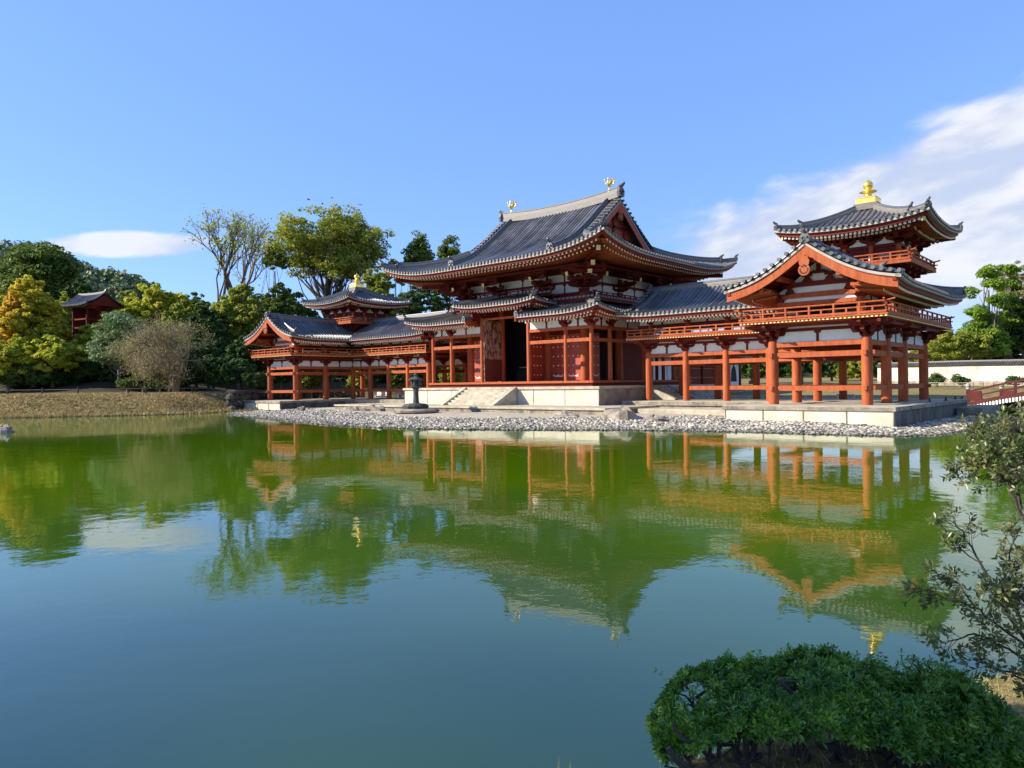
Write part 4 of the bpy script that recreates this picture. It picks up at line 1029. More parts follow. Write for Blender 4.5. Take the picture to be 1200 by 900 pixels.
    for pt, u, s_ in ((pO, 0.0, 1), (pI, LI_, -1)):
        for k, yy in enumerate(np.arange(YE+.42, YE+1.75, .30)):
            pts = [np.array(pt(u, d)) for d in np.linspace(.15, HW-.05, 7)]
            for i in range(6): g.bar((pts[i][0], yy, pts[i][2]-.27), (pts[i+1][0], yy, pts[i+1][2]-.27), .09, .11)
        b = len(g.v)
        pts = [np.array(pt(u, d)) for d in np.linspace(.1, HW, 8)]
        for p in pts: g.v += [(p[0], YE+.2, p[2]-.20), (p[0], -2.6, p[2]-.20)]
        for i in range(7): g.f.append((b+2*i, b+2*i+1, b+2*i+3, b+2*i+2))
    g.build('gable_soffit', SOFF, roof)
    pendant(roof, (XM, YE-.10, 7.02), (0, -1), .92)
    g = MG(); gc = MG(); go = MG()
    def zz(y): return 7.62+.16*max(0, (-y)/5)**2
    ridge(g, [(XM, y, zz(y)-.04) for y in np.linspace(YE+.05, YR-1.2, 9)], .26, .20, gc)
    ridge(g, [(x, YR, 7.58) for x in np.linspace(8.9, XM-1.2, 7)], .26, .20, gc); ornament(go, (8.85, YR, 7.7), (-1, 0), .7)
    ornament(go, (XM, YE, zz(YE)+.02), (0, -1), .72)
    for pt, s_ in ((pO, 1), (pI, -1)):
        pts = [pt(.95 if s_ > 0 else LI_-.95, d, .05) for d in np.linspace(.95, HW-.1, 9)]
        ridge(g, pts, .22, .20, gc); ornament(go, pts[0]+np.array([s_*.05, 0, .06]), (s_, 0), .62)
    pts = [(x1-d, y1-d, float(P(d))+.36*max(0, 1-d/4.5)**2.4+.04) for d in np.linspace(.15, 3.3, 9)]
    ridge(g, pts, .22, .26, gc); ornament(go, pts[0], (1, 1), .6)
    pts = [pL(.75, d, .05) for d in np.linspace(1.0, HW-.1, 7)]; ridge(g, pts, .2, .16, gc)
    g.build('roof_ridge', RIDG, roof); gc.build('ridge_cover_tile', ROUNDR, roof, smooth=True); go.build('ridge_end_ornament', TCAP, roof)
    # ---------- tower
    tw = w
    cx, cy = XM, YR
    hb = 1.83; hd = 2.52
    g = G(); g.box(cx-1.5, cx+1.5, cy-1.5, cy+1.5, 6.4, 7.35)
    for k, (e, z) in enumerate(((1.75, 6.95), (2.0, 7.12), (2.3, 7.27))): 
        for q in np.linspace(-1.5, 1.5, 4):
            g.box(cx+q-.09, cx+q+.09, cy-e, cy+e, z-.07, z+.07); g.box(cx-e, cx+e, cy+q-.09, cy+q+.09, z-.07, z+.07)
        g.box(cx-e+.1, cx+e-.1, cy-e+.1, cy-e+.2, z+.06, z+.16); g.box(cx+e-.2, cx+e-.1, cy-e+.1, cy+e-.1, z+.06, z+.16); g.box(cx-e+.1, cx-e+.2, cy-e+.1, cy+e-.1, z+.06, z+.16)
    g.build('tower_balcony_brackets', DRED, tw)
    G().box(cx-hd, cx+hd, cy-hd, cy+hd, 7.36, 7.50).build('balcony_floor', VERM, tw)
    q = hd-.08
    for a, b in (((cx-q, cy-q), (cx+q, cy-q)), ((cx+q, cy-q), (cx+q, cy+q)), ((cx-q, cy+q), (cx-q, cy-q)), ((cx+q, cy+q), (cx-q, cy+q))): railing(tw, a, b, 7.50, .40, .42, .28)
    g = G(); g.box(cx-hb+.06, cx+hb-.06, cy-hb+.06, cy+hb-.06, 7.5, 8.72); g.build('tower_wall', DRED, tw)
    px = [-hb, -.62, .62, hb]
    for i, a in enumerate(px):
        for (x, y) in ((cx+a, cy-hb), (cx+a, cy+hb)): column(tw, x, y, 7.5, 8.45, .11)
        if 0 < i < 3:
            for (x, y) in ((cx-hb, cy+a), (cx+hb, cy+a)): column(tw, x, y, 7.5, 8.45, .11)
    for sgn in (-1, 1):
        for z, h in ((8.06, .10), (8.38, .13), (7.62, .12)):
            beam(tw, (cx-hb-.1, cy+sgn*hb, z), (cx+hb+.1, cy+sgn*hb, z), .13, h, DRED); beam(tw, (cx+sgn*hb, cy-hb-.1, z), (cx+sgn*hb, cy+hb+.1, z), .13, h, DRED)
    # grey lattice windows beside the middle bay, facing each way
    for sgn in (-1, 1):
        for a in (-1.2, 1.2):
            g = G(); y = cy+sgn*(hb-.03)
            g.box(cx+a-.30, cx+a+.30, y-.02, y+.02, 7.72, 8.0)
            o = g.build('lattice_window', GREYW, tw)
            g = G(); x = cx+sgn*(hb-.03); g.box(x-.02, x+.02, cy+a-.30, cy+a+.30, 7.72, 8.0); g.build('lattice_window', GREYW, tw)
        for a in (-.56, .56):
            G().box(cx+a-.035, cx+a+.035, cy+sgn*hb-.15, cy+sgn*hb+.15, 7.5, 8.02).build('door_post', WHITE, tw)
            G().box(cx+sgn*hb-.15, cx+sgn*hb+.15, cy+a-.035, cy+a+.035, 7.5, 8.02).build('door_post', WHITE, tw)
    # bell shaped white panels between the brackets
    for f in range(4):
        rz = Matrix.Rotation(f*math.pi/2, 4, 'Z')
        g = G()
        for c in (-1.22, 0, 1.22):
            pr = [(-.42, 8.46), (.42, 8.46), (.40, 8.53), (.16, 8.62), (.12, 8.72), (.05, 8.80), (-.05, 8.80), (-.12, 8.72), (-.16, 8.62), (-.40, 8.53)]
            k = len(g.v); n = len(pr)
            for yy in (-hb-.02, -hb+.05):
                for u, z in pr:
                    v = rz @ Vector((u+c, yy, 0)); g.v.append((cx+v.x, cy+v.y, z))
            g.f += [tuple(range(k, k+n)), tuple(range(k+2*n-1, k+n-1, -1))]+[(k+i, k+i+n, k+(i+1) % n+n, k+(i+1) % n) for i in range(n)]
        g.build('plaster_panel', PLAS, tw)
    for f, (dx, dy) in enumerate(((0, -1), (1, 0), (0, 1), (-1, 0))):
        for a in px:
            x, y = (cx+a, cy+dy*hb) if dx == 0 else (cx+dx*hb, cy+a)
            b = bracket(tw, BR_M, x, y, 8.44, R((0, 90, 180, -90)[f]), .95)
    for sx in (-1, 1):
        for sy in (-1, 1):
            beam(tw, (cx+sx*hb, cy+sy*hb, 8.9), (cx+sx*3.2, cy+sy*3.2, 9.14), .16, .2, DRED, 'corner_beam')
            e = beam(tw, (cx+sx*3.2, cy+sy*3.2, 9.14), (cx+sx*3.23, cy+sy*3.23, 9.143), .165, .205, YELL, 'corner_beam_end')
    G().box(cx-2.5, cx+2.5, cy-2.5, cy+2.5, 9.02, 9.14).build('soffit', DRED, tw)
    PT = lerp([(0, 9.26), (.8, 9.43), (1.6, 9.72), (2.4, 10.12), (3.0, 10.48), (3.53, 10.84)]); LT = (.34, 3.4, 2.3); e = 3.53
    rt = Roof(.275, .080, .45, .09)
    for A_, B_ in (((cx-e, cy-e), (cx+e, cy-e)), ((cx+e, cy-e), (cx+e, cy+e)), ((cx+e, cy+e), (cx-e, cy+e)), ((cx-e, cy+e), (cx-e, cy-e))):
        rt.slope(A_, B_, PT, liftA=LT, liftB=LT, dmax=lambda u: min(u, 2*e-u, e-.35), raft_len=1.9, raft_pitch=.20)
    kt = rt.build(tw, 'tower_roof')
    g = MG(); gc = MG(); go = MG()
    for sx in (-1, 1):
        for sy in (-1, 1):
            f = lambda d: (cx+sx*(e-d), cy+sy*(e-d), float(PT(d))+.34*max(0, 1-d/3.4)**2.3+.04)
            ridge(g, [f(d) for d in np.linspace(1.05, 3.25, 8)], .22, .18, gc); ornament(go, f(1.0), (sx, sy), .62)
            ridge(g, [f(d) for d in np.linspace(.12, 1.0, 5)], .20, .10, gc); ornament(go, f(.08), (sx, sy), .55)
    g.box(cx-.56, cx+.56, cy-.56, cy+.56, 10.55, 10.87)
    g.build('roof_ridge', RIDG, kt); gc.build('ridge_cover_tile', ROUNDR, kt, smooth=True); go.build('ridge_end_ornament', TCAP, kt)
    finial(w, cx, cy, 10.85, 1.0)
    return w
wingR = make_wing()
wingL = copy_tree(wingR); wingL.name = 'wing_corridor.001'; wingL.location = (-21.72, 3.99, .83); wingL.scale = (-1, 1, 1)
wingR['group'] = wingL['group'] = 'mirrored corridors either side of the central hall'
wingL['label'] = 'left raised vermilion corridor, farther smaller wing with its own golden topped tower'
# wing podiums
def wing_podium(sx):
    side = 'right' if sx > 0 else 'left'
    r = thing('wing_podium', (sx*21.7, 0, .1), ('long low stone podium with white facing under the near right wing' if sx > 0 else 'short low stone podium with white facing under the far left wing'), 'podium', 'stone podiums under the wings')
    X = lambda a, b: (min(sx*a, sx*b), max(sx*a, sx*b))
    x0, x1 = X(18.35, 25.35)
    G().box(x0+.06, x1-.06, -5.84, 7.9, -.2, .66).build('facing_stones', STWH, r)
    G().box(x0, x1, -5.9, 8.0, .66, .83).build('capping_slabs', STCP, r, bevel=.02)
    a0, a1 = X(9.2, 18.30)
    G().box(a0+.05, a1-.05, .05, 7.8, -.2, .60).build('rubble_base', STDK, r)
    G().box(a0, a1, -.02, 8.0, .60, .822).build('capping_slabs', STCP, r, bevel=.02)
    g = MG(); g.box(x0-.004, x1+.004, -5.905, -5.89, .665, .815); g.box(x1-.01, x1+.005, -5.89, 8.0, .665, .822); g.box(a0, a1, -.026, -.01, .60, .81); g.build('stained_slab_edge', STDK, r)
    G().box(x1-.062, x1-.05, -5.835, 7.88, -.2, .655).build('shade_dark_north_face', MOSS_SHADE, r)  # darker plate, moss and sunless-side shade in its colour
    g = G(); n = 4
    for i in range(n+1):
        x = x0+.1+(x1-x0-.2)*i/n; g.box(x-.02, x+.02, -5.862, -5.838, 0, .655)
    for i in range(8):
        y = -5.8+13.6*i/7; xx = sx*25.29; g.box(xx-.012, xx+.012, y-.02, y+.02, 0, .655)
    g.build('facing_joints', STDK, r)['kind'] = 'stuff'
    return r
wing_podium(1); wing_podium(-1)
for (x0, x1, y0, y1, z0, z1, lb) in ((25.40, 26.5, 4.6, 9.6, .1, .48, 'lower grey stone ledge along the shaded outer side of the right podium'),):
    tag(G().box(x0, x1, y0, y1, z0-.3, z1).build('stone_ledge', STDK, bevel=.03), lb, 'stone ledge')

# ================================================================== tail corridor behind
tc_ = thing('tail_corridor', (0, 21.5, .8), 'low corridor behind the right wing with white panels, dark lattice and a bell shaped window', 'temple corridor')
G().box(-2.5, 2.5, 13.5, 31.9, .2, 1.25).build('stone_base', STDK, tc_)
ty = [13.6+i*2.6 for i in range(8)]
for y in ty:
    for x in (-2, 2): column(tc_, x, y, 1.25, 4.3, .15, DRED)
for i in range(7):
    y0, y1 = ty[i]+.16, ty[i+1]-.16; ym = (y0+y1)/2
    if i in (0, 1):
        for k in range(3): G().box(1.93, 2.0, y0+k*(y1-y0)/3+.06, y0+(k+1)*(y1-y0)/3-.06, 1.55, 3.9).build('plaster_panel', PLAS, tc_)
    elif i == 6:
        G().box(1.93, 2.0, y0, y1, 1.45, 3.9).build('plaster_panel', PLAS, tc_)
        g = G(); g.prism([(ym-.62, 1.9), (ym-.52, 2.7), (ym-.42, 3.1), (ym-.18, 3.35), (ym, 3.55), (ym+.18, 3.35), (ym+.42, 3.1), (ym+.52, 2.7), (ym+.62, 1.9)], 'x', 2.0, 2.03); g.build('bell_window', DARK, tc_)
    else:
        g = G(); g.box(1.93, 1.97, y0, y1, 1.5, 3.9)
        o = g.build('lattice_window', DRED, tc_); g = G()
        for k in range(12): yy = y0+(k+.5)*(y1-y0)/12; g.box(1.97, 2.01, yy-.03, yy+.03, 1.5, 3.9)
        for z in (1.55, 2.3, 3.1, 3.85): g.box(2.01, 2.03, y0, y1, z-.04, z+.04)
        g.build('lattice_bars', DOORR, o)
G().box(-1.99, -1.93, 13.6, 31.7, 1.4, 3.95).build('far_wall', DRED, tc_); G().box(-2, 2, 31.7, 31.8, 1.3, 4.2).build('end_wall', PLAS, tc_)
for x in (-2, 2):
    beam(tc_, (x, 13.5, 1.4), (x, 31.9, 1.4), .2, .22, DRED); beam(tc_, (x, 13.5, 4.1), (x, 31.9, 4.1), .2, .22, DRED)
PTt = lerp([(0, 4.35), (1.2, 4.65), (2.4, 5.15), (3.3, 5.8)]); rt = Roof(.3, .08, .6); rt.hipA = rt.hipB = False
rt.slope((3.3, 12.6), (3.3, 32.6), PTt, dmax=lambda u: 3.3); rt.slope((-3.3, 32.6), (-3.3, 12.6), PTt, dmax=lambda u: 3.3)
rt.build(tc_)

# ================================================================== pebble beach
rng = np.random.RandomState(7)
def icosa():
    t_ = (1+5**.5)/2
    v = np.array([(-1,t_,0),(1,t_,0),(-1,-t_,0),(1,-t_,0),(0,-1,t_),(0,1,t_),(0,-1,-t_),(0,1,-t_),(t_,0,-1),(t_,0,1),(-t_,0,-1),(-t_,0,1)], float); v /= np.linalg.norm(v[0])
    f = np.array([(0,11,5),(0,5,1),(0,1,7),(0,7,10),(0,10,11),(1,5,9),(5,11,4),(11,10,2),(10,7,6),(7,1,8),(3,9,4),(3,4,2),(3,2,6),(3,6,8),(3,8,9),(4,9,5),(2,4,11),(6,2,10),(8,6,7),(9,8,1)])
    return v, f
IV = np.array([(1,0,0),(-1,0,0),(0,1,0),(0,-1,0),(.5,.5,.75),(-.55,.4,.7),(-.3,-.6,.7),(.5,-.5,.6),(0,0,-1)], float)*1.08; IF = np.array([(0,2,4),(2,5,4),(2,1,5),(1,6,5),(1,3,6),(3,7,6),(3,0,7),(0,4,7),(4,5,6),(4,6,7),(0,8,2),(2,8,1),(1,8,3),(3,8,0)]); NI = 9
n = 300000
X0 = rng.uniform(-22, 29.5, n); Y0 = rng.uniform(-16, 9, n); D0 = sdist(X0, Y0, POND)
leftq = -X0-0.25*Y0
wid = np.interp(X0, [-22, -8, 4, 9, 14, 19, 24, 26, 30], [6.0, 5.6, 5.0, 5.6, 6.6, 6.6, 6, 9, 9])+0.5*vnoise(X0, Y0, .9, 4)
inpod = ((np.abs(X0) > 18.2) & (np.abs(X0) < 25.45) & (Y0 > -5.95)) | ((np.abs(X0) > 9) & (np.abs(X0) < 18.3) & (Y0 > -.1)) | ((X0 > -12.3) & (X0 < 11.7) & (Y0 > -5.3))
ok = (D0 > -0.35) & (D0 < wid) & (leftq < 21.8) & ~inpod
X0, Y0, D0 = X0[ok][:85000], Y0[ok][:85000], D0[ok][:85000]
n = len(X0); Z0 = ground_z(X0, Y0)
sz = np.clip(np.exp(rng.normal(-3.16, .32, n)), .026, .14)
ang = rng.uniform(0, 6.28, n); ca, sa = np.cos(ang), np.sin(ang)
base = IV[None]*(1+rng.uniform(-.22, .22, (n, NI, 1)))
bx = base[..., 0]*sz[:, None]*rng.uniform(.9, 1.35, (n, 1)); by = base[..., 1]*sz[:, None]*rng.uniform(.75, 1.1, (n, 1)); bz = base[..., 2]*sz[:, None]*rng.uniform(.5, .85, (n, 1))
V = np.stack([bx*ca[:, None]-by*sa[:, None]+X0[:, None], bx*sa[:, None]+by*ca[:, None]+Y0[:, None], bz+Z0[:, None]+sz[:, None]*.22], -1).reshape(-1, 3)
Fc = (IF[None]+(np.arange(n)*NI)[:, None, None]).reshape(-1, 3)
PEB = mat('pond_edge_cobbles', (0.42, 0.375, 0.29), 0.9, 0, 0.5, var2=(0.27, 0.245, 0.20), isl=0.72, spec=0.2)
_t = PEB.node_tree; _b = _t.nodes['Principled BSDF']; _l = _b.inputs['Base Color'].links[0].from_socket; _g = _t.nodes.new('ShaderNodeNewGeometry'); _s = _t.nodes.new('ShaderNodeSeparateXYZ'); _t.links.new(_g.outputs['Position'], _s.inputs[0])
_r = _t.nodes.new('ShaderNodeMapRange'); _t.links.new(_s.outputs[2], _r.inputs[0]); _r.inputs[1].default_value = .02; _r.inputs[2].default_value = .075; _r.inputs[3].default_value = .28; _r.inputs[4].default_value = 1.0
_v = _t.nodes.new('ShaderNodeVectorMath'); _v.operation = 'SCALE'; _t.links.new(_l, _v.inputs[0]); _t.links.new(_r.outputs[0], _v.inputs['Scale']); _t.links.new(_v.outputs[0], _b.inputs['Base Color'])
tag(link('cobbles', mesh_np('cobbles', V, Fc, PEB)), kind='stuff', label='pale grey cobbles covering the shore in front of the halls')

# ================================================================== rocks, lantern
def rock(x, y, z, r, label, seed, m=None, group=None):
    g = G(); rs = np.random.RandomState(seed); b = 0
    n, mm = 14, 8
    ph = rs.rand(6)*6
    for i in range(mm+1):
        th = math.pi*i/mm
        for k in range(n):
            a = 2*math.pi*k/n; q = 1+.16*math.sin(3*a+ph[0]+2*th)+.10*math.sin(5*a+ph[1]-3*th)+.12*math.sin(4*th+ph[2]+a)+rs.uniform(-.05, .05)
            g.v.append((x+r[0]*q*math.sin(th)*math.cos(a), y+r[1]*q*math.sin(th)*math.sin(a), z+r[2]*(.9 if math.cos(th) > 0 else .6)*q*math.cos(th)))
    for i in range(mm):
        for k in range(n):
            k2 = (k+1) % n; g.f.append((i*n+k, (i+1)*n+k, (i+1)*n+k2, i*n+k2))
    tag(g.build('rock', m or ROCK), label, 'rock', group)
rock(14.1, -7.5, .25, (1.0, .55, .48), 'big brown boulder half in the cobbles before the right wing', 1)
rock(15.9, -7.6, .18, (.6, .4, .25), 'small dark stone just right of the big brown boulder', 2)
rock(9.9, -6.6, .28, (.8, .35, .22), 'flat low rock on the sand in front of the central podium', 3)
rock(-5.8, -6.5, .28, (1.1, .6, .42), 'long grey boulder on the shore left of the stone lantern', 4)
rock(-8.2, -6.4, .25, (.8, .5, .28), 'low rock left of the long grey boulder by the lantern', 5)
rock(-13.6, -7.0, .30, (.35, .25, .22), 'small dark stone in front of the far left podium', 6)
rock(-6.6, -26.9, .0, (.75, .5, .34), 'dark rock tip rising from the water at the left edge', 8)
tag(G().box(11.9, 17.8, -2.6, -.1, .1, .50).build('stone_slab_path', STCP, bevel=.05), 'low dark edged stone slab between central podium and right wing', 'stone slab')
lan = thing('stone_lantern', (-.3, -7.6, .30), 'old dark stone garden lantern on round mossy base before the hall', 'lantern')
x, y, z = -.3, -7.6, .30
G().lathe(x, y, [(1.35, z), (1.4, z+.12), (1.2, z+.22)], 11).build('base_stones', ROCK, lan)
G().lathe(x-.05, y, [(.75, z+.22), (.8, z+.38), (.66, z+.50), (.34, z+.54)], 12).build('pedestal', BRNZ, lan)
G().lathe(x, y, [(.24, z+.5), (.18, z+.62), (.155, z+1.05), (.17, z+1.38), (.22, z+1.44), (.38, z+1.50), (.39, z+1.57), (.22, z+1.60)], 12).build('shaft', BRNZ, lan)
g = G()
for a in range(6):
    th = a*math.pi/3; g.bar((x+.24*math.cos(th), y+.24*math.sin(th), z+1.6), (x+.24*math.cos(th), y+.24*math.sin(th), z+1.90), .09, .09)
g.lathe(x, y, [(.27, z+1.6), (.27, z+1.68)], 6); g.lathe(x, y, [(.19, z+1.66), (.19, z+1.92)], 6)
g.build('fire_box', BRNZ, lan)
G().lathe(x, y, [(.44, z+1.91), (.46, z+1.97), (.30, z+2.06), (.16, z+2.12), (.09, z+2.15), (.12, z+2.22), (.10, z+2.30), (.02, z+2.40)], 6).build('cap_stone', BRNZ, lan)

# ================================================================== plants
def leaves_mesh(name, C_, Nn, size, m, aspect=1.5, rs=None, fold=False):
    """C_ (n,3) leaf centres, Nn (n,3) facing, size (n,)"""
    n = len(C_); rs = rs or rng
    Nn = Nn/np.linalg.norm(Nn, axis=1, keepdims=True); a = rs.normal(size=(n, 3)); T = np.cross(Nn, a); T /= np.linalg.norm(T, axis=1, keepdims=True)+1e-9; Bv = np.cross(Nn, T)
    s = size[:, None]
    V = np.stack([C_-T*s*aspect*.5, C_+Bv*s*.42, C_+T*s*aspect*.5, C_-Bv*s*.42], 1).reshape(-1, 3)
    F_ = np.arange(n*4).reshape(n, 4)
    return mesh_np(name, V, F_, m)
def crown_points(ells, ncl, cr, per, rs, flat=1.0, shell=(.55, 1.0), lower=-.55):
    """clusters on the shells of ellipsoids, leaves in each cluster"""
    w = np.array([e[3]*e[4]+e[3]*e[5]+e[4]*e[5] for e in ells], float); w /= w.sum()
    C_ = []; 
    for _ in range(ncl):
        e = ells[rs.choice(len(ells), p=w)]
        while True:
            v = rs.normal(size=3); v /= np.linalg.norm(v)
            if v[2] > lower: break
        q = rs.uniform(*shell); C_.append((e[0]+v[0]*e[3]*q, e[1]+v[1]*e[4]*q, e[2]+v[2]*e[5]*q))
    C_ = np.array(C_); R_ = cr*rs.uniform(.55, 1.3, ncl)
    k = rs.poisson(per*(R_/cr)**2)+4; idx = np.repeat(np.arange(ncl), k); n = len(idx)
    v = rs.normal(size=(n, 3)); v /= np.linalg.norm(v, axis=1, keepdims=True); q = rs.uniform(.35, 1.0, n)**.6
    off = v*q[:, None]*R_[idx][:, None]; off[:, 2] *= flat
    P_ = C_[idx]+off
    nr = v*.45+rs.normal(size=(n, 3))*.5+np.array([0, 0, .75])
    return C_, R_, P_, nr
def limb_tubes(g, base, tops, r0, rs, split=.35, n=6, sag=.15):
    base = np.array(base, float); H = max(t[2] for t in tops)-base[2]
    for tp in tops:
        tp = np.array(tp, float); d = tp-base; s0 = rs.uniform(split*.6, split*1.3)
        start = base+np.array([0, 0, H*s0*.9])+rs.normal(size=3)*r0*.4
        L = np.linalg.norm(tp-start); mid = start+(tp-start)*.5+rs.normal(size=3)*L*.06; mid[2] -= L*sag*.2
        pts = [start+(mid-start)*0, start+(mid-start)*.5+rs.normal(size=3)*L*.03, mid, mid+(tp-mid)*.55+rs.normal(size=3)*L*.03, tp]
        rr = r0*rs.uniform(.25, .45); g.tube(pts, [rr, rr*.8, rr*.6, rr*.4, rr*.12], n)
def tree(name, x, y, z0, ells, ncl, cr, per, leaf, m, label, cat='tree', tr=.3, group=None, seed=0, bark=None, flat=.62, limbs=26, lean=(0, 0), lower=-.55, aspect=1.5, shell=(.55, 1.0), trunktop=.55):
    rs = np.random.RandomState(seed+11)
    t_ = thing(name, (x, y, z0), label, cat, group)
    E_ = [(x+e[0], y+e[1], e[2], e[3], e[4], e[5]) for e in ells]
    C_, R_, P_, nr = crown_points(E_, ncl, cr, per, rs, flat, shell, lower); leaf = leaf*.86
    top = max(e[2] for e in E_); g = G(); H = top-z0
    g.tube([(x, y, z0-.3), (x+lean[0]*.2+rs.normal()*.1*tr, y+lean[1]*.2, z0+H*.25), (x+lean[0]*.6, y+lean[1]*.6, z0+H*trunktop*.75), (x+lean[0], y+lean[1], z0+H*(trunktop+.3))], [tr*1.25, tr, tr*.75, tr*.3], 9)
    limb_tubes(g, (x+lean[0]*.3, y+lean[1]*.3, z0), C_[rs.choice(len(C_), min(limbs, len(C_)), replace=False)], tr, rs)
    g.build('trunk', bark or BARK, t_, smooth=True)
    sz = leaf*rs.uniform(.65, 1.35, len(P_))
    me = leaves_mesh('crown', P_-np.array([x, y, z0]), nr, sz, m, aspect, rs)
    link('crown', me, t_)
    return t_
L_ORANGE = leafmat('orange_maple_leaves', [(.16, .22, .022), (.36, .40, .035), (.56, .50, .045), (.72, .48, .055), (.72, .30, .055)], .5)
L_YELLOW = leafmat('yellow_green_leaves', [(.15, .22, .022), (.34, .40, .035), (.56, .52, .05), (.52, .46, .05)], .5)
L_GREEN = leafmat('mid_green_leaves', [(.045, .085, .016), (.09, .145, .022), (.16, .22, .035), (.24, .25, .05)], .38)
L_DARK = leafmat('dark_evergreen_leaves', [(.036, .075, .020), (.070, .130, .028), (.14, .21, .045)], .33)
L_ZEL = leafmat('turning_zelkova_leaves', [(.11, .17, .03), (.24, .31, .045), (.44, .42, .06), (.30, .34, .05)], .42)
L_OLIVE = leafmat('olive_leaves', [(.12, .18, .025), (.24, .30, .04), (.42, .42, .06), (.32, .36, .06)], .45)
L_PINE = leafmat('pine_needles', [(.10, .16, .06), (.18, .26, .09), (.28, .35, .14)], .25)
L_TWIG = leafmat('rusty_bare_twigs', [(.20, .185, .075), (.32, .28, .12), (.44, .37, .17)], .25)
L_CONI = leafmat('bright_conifer_leaves', [(.07, .14, .022), (.22, .36, .035), (.44, .56, .06)], .42)
def T(name, px, dist, ptop, pbot_c, halfw_px, m, label, seed, ncl=170, per=85, leaf=.30, cr=None, group=None, base_py=None, lobes=5, depth=.8, sq=1.0, bark=None, tr=None, **k):
    """a rounded tree given by its direction and distance from the viewpoint; sizes follow from the distance"""
    x, y = xy(px, dist); z1 = zat(px, ptop, dist); z2 = zat(px, pbot_c, dist); w = halfw_px*dist/FPX
    z0 = float(ground_z(np.array([x]), np.array([y]))[0]) if base_py is None else zat(px, base_py, dist)
    rs = np.random.RandomState(seed); zc = (z1+z2)/2; hz = (z1-z2)/2
    ax = CR[:2]/np.linalg.norm(CR[:2]); ay = np.array([-ax[1], ax[0]])
    ells = [(0, 0, zc, w*.84, w*.84*depth, hz*.92)]
    for i in range(lobes):
        a = rs.uniform(-1, 1); b = rs.uniform(-.6, .6)*depth; zz = zc+hz*rs.uniform(-.55, .62)*(1-.35*abs(a)); r = w*rs.uniform(.30, .46)
        o = ax*a*w*.62+ay*b*w; ells.append((o[0], o[1], zz, r, r*.9, min(r*.9, hz*.7)*sq))
    cr = cr or max(.34, w*.105); ncl = int(ncl*1.9); per = per*.62
    return tree(name, x, y, z0, ells, ncl, cr, per, leaf, m, label, 'tree', tr or max(.15, w*.05), group, seed, bark, **k)
# left bank, sunlit maples and what stands behind them
T('maple_tree', -14, 76, 322, 452, 52, L_ORANGE, 'orange and gold maple cut by the left edge of the picture', 1, ncl=240, per=110, leaf=.26)
T('maple_tree', 36, 74, 320, 452, 48, L_ORANGE, 'orange topped maple with golden skirts left of the small red pavilion', 2, ncl=280, per=110, leaf=.26)
T('maple_tree', 10, 70, 392, 460, 46, L_YELLOW, 'low yellow maple crown below the orange maples at far left', 3, ncl=180, per=100, leaf=.25)
T('maple_tree', 178, 84, 330, 420, 46, L_YELLOW, 'golden green maple crown rising behind the bare brown tree', 4, ncl=230, per=100, leaf=.28)
T('maple_tree', 214, 80, 348, 430, 34, L_OLIVE, 'smaller olive green crown beside the golden maple, near the leaning bare tree', 5, ncl=150, per=90, leaf=.28)
T('broadleaf_tree', 45, 118, 279, 400, 58, L_GREEN, 'big rounded dark green tree standing above the orange maples', 6, ncl=240, per=110, leaf=.5, cr=1.5)
T('broadleaf_tree', -40, 125, 292, 400, 60, L_GREEN, 'green tree at the left edge behind the orange maple', 7, ncl=160, per=80, leaf=.5, cr=1.5)
T('broadleaf_tree', 92, 112, 322, 420, 30, L_DARK, 'dark tree just behind the small red pavilion', 8, ncl=110, per=80, leaf=.45)
T('broadleaf_tree', 140, 108, 340, 430, 40, L_GREEN, 'dull green tree between pavilion roof and golden maple', 9, ncl=140, per=80, leaf=.42)
T('broadleaf_tree', 285, 82, 328, 440, 42, L_OLIVE, 'sunlit green tree behind the gable of the far left wing', 10, ncl=230, per=100, leaf=.28)
T('broadleaf_tree', 335, 88, 326, 440, 40, L_GREEN, 'mid green tree left of the far tower roof', 11, ncl=220, per=95, leaf=.3)
T('broadleaf_tree', 245, 78, 352, 452, 34, L_DARK, 'dark shaded tree between brown bare tree and far wing', 12, ncl=200, per=110, leaf=.3)
T('broadleaf_tree', 285, 72, 392, 455, 34, L_DARK, 'dark evergreen mass close behind the far left gable', 13, ncl=180, per=120, leaf=.26)
T('broadleaf_tree', 230, 72, 395, 456, 30, L_DARK, 'dark low evergreen right of the leaning brown tree', 14, ncl=150, per=110, leaf=.26)
T('broadleaf_tree', 160, 76, 405, 458, 40, L_DARK, 'dark evergreen undergrowth behind the pine and brown tree', 15, ncl=150, per=110, leaf=.28)
T('broadleaf_tree', 96, 74, 402, 458, 30, L_DARK, 'dark evergreen below the small red pavilion', 16, ncl=160, per=110, leaf=.27)
T('broadleaf_tree', 40, 72, 420, 460, 60, L_DARK, 'dark hedge like evergreen under the maples', 17, ncl=170, per=110, leaf=.27)
T('zelkova_tree', 388, 102, 238, 356, 84, L_ZEL, 'tall spreading tree of yellowing leaves above the far tower', 18, ncl=330, per=110, leaf=.30, lobes=10, shell=(.3, 1.0), tr=.42, cr=.95, limbs=60, trunktop=.35)
T('zelkova_tree', 324, 101, 280, 325, 17, L_ZEL, 'small yellowish crown left of the tall spreading tree', 19, ncl=46, per=90, leaf=.30, tr=.2, limbs=8)
T('broadleaf_tree', 440, 92, 300, 420, 34, L_OLIVE, 'loose green tree between far tower and central hall eaves', 20, ncl=90, per=80, leaf=.32)
T('pine_tree', 500, 86, 322, 400, 42, L_DARK, 'dark spreading pine under the left eaves of the central hall', 21, ncl=110, per=110, leaf=.26, flat=.45)
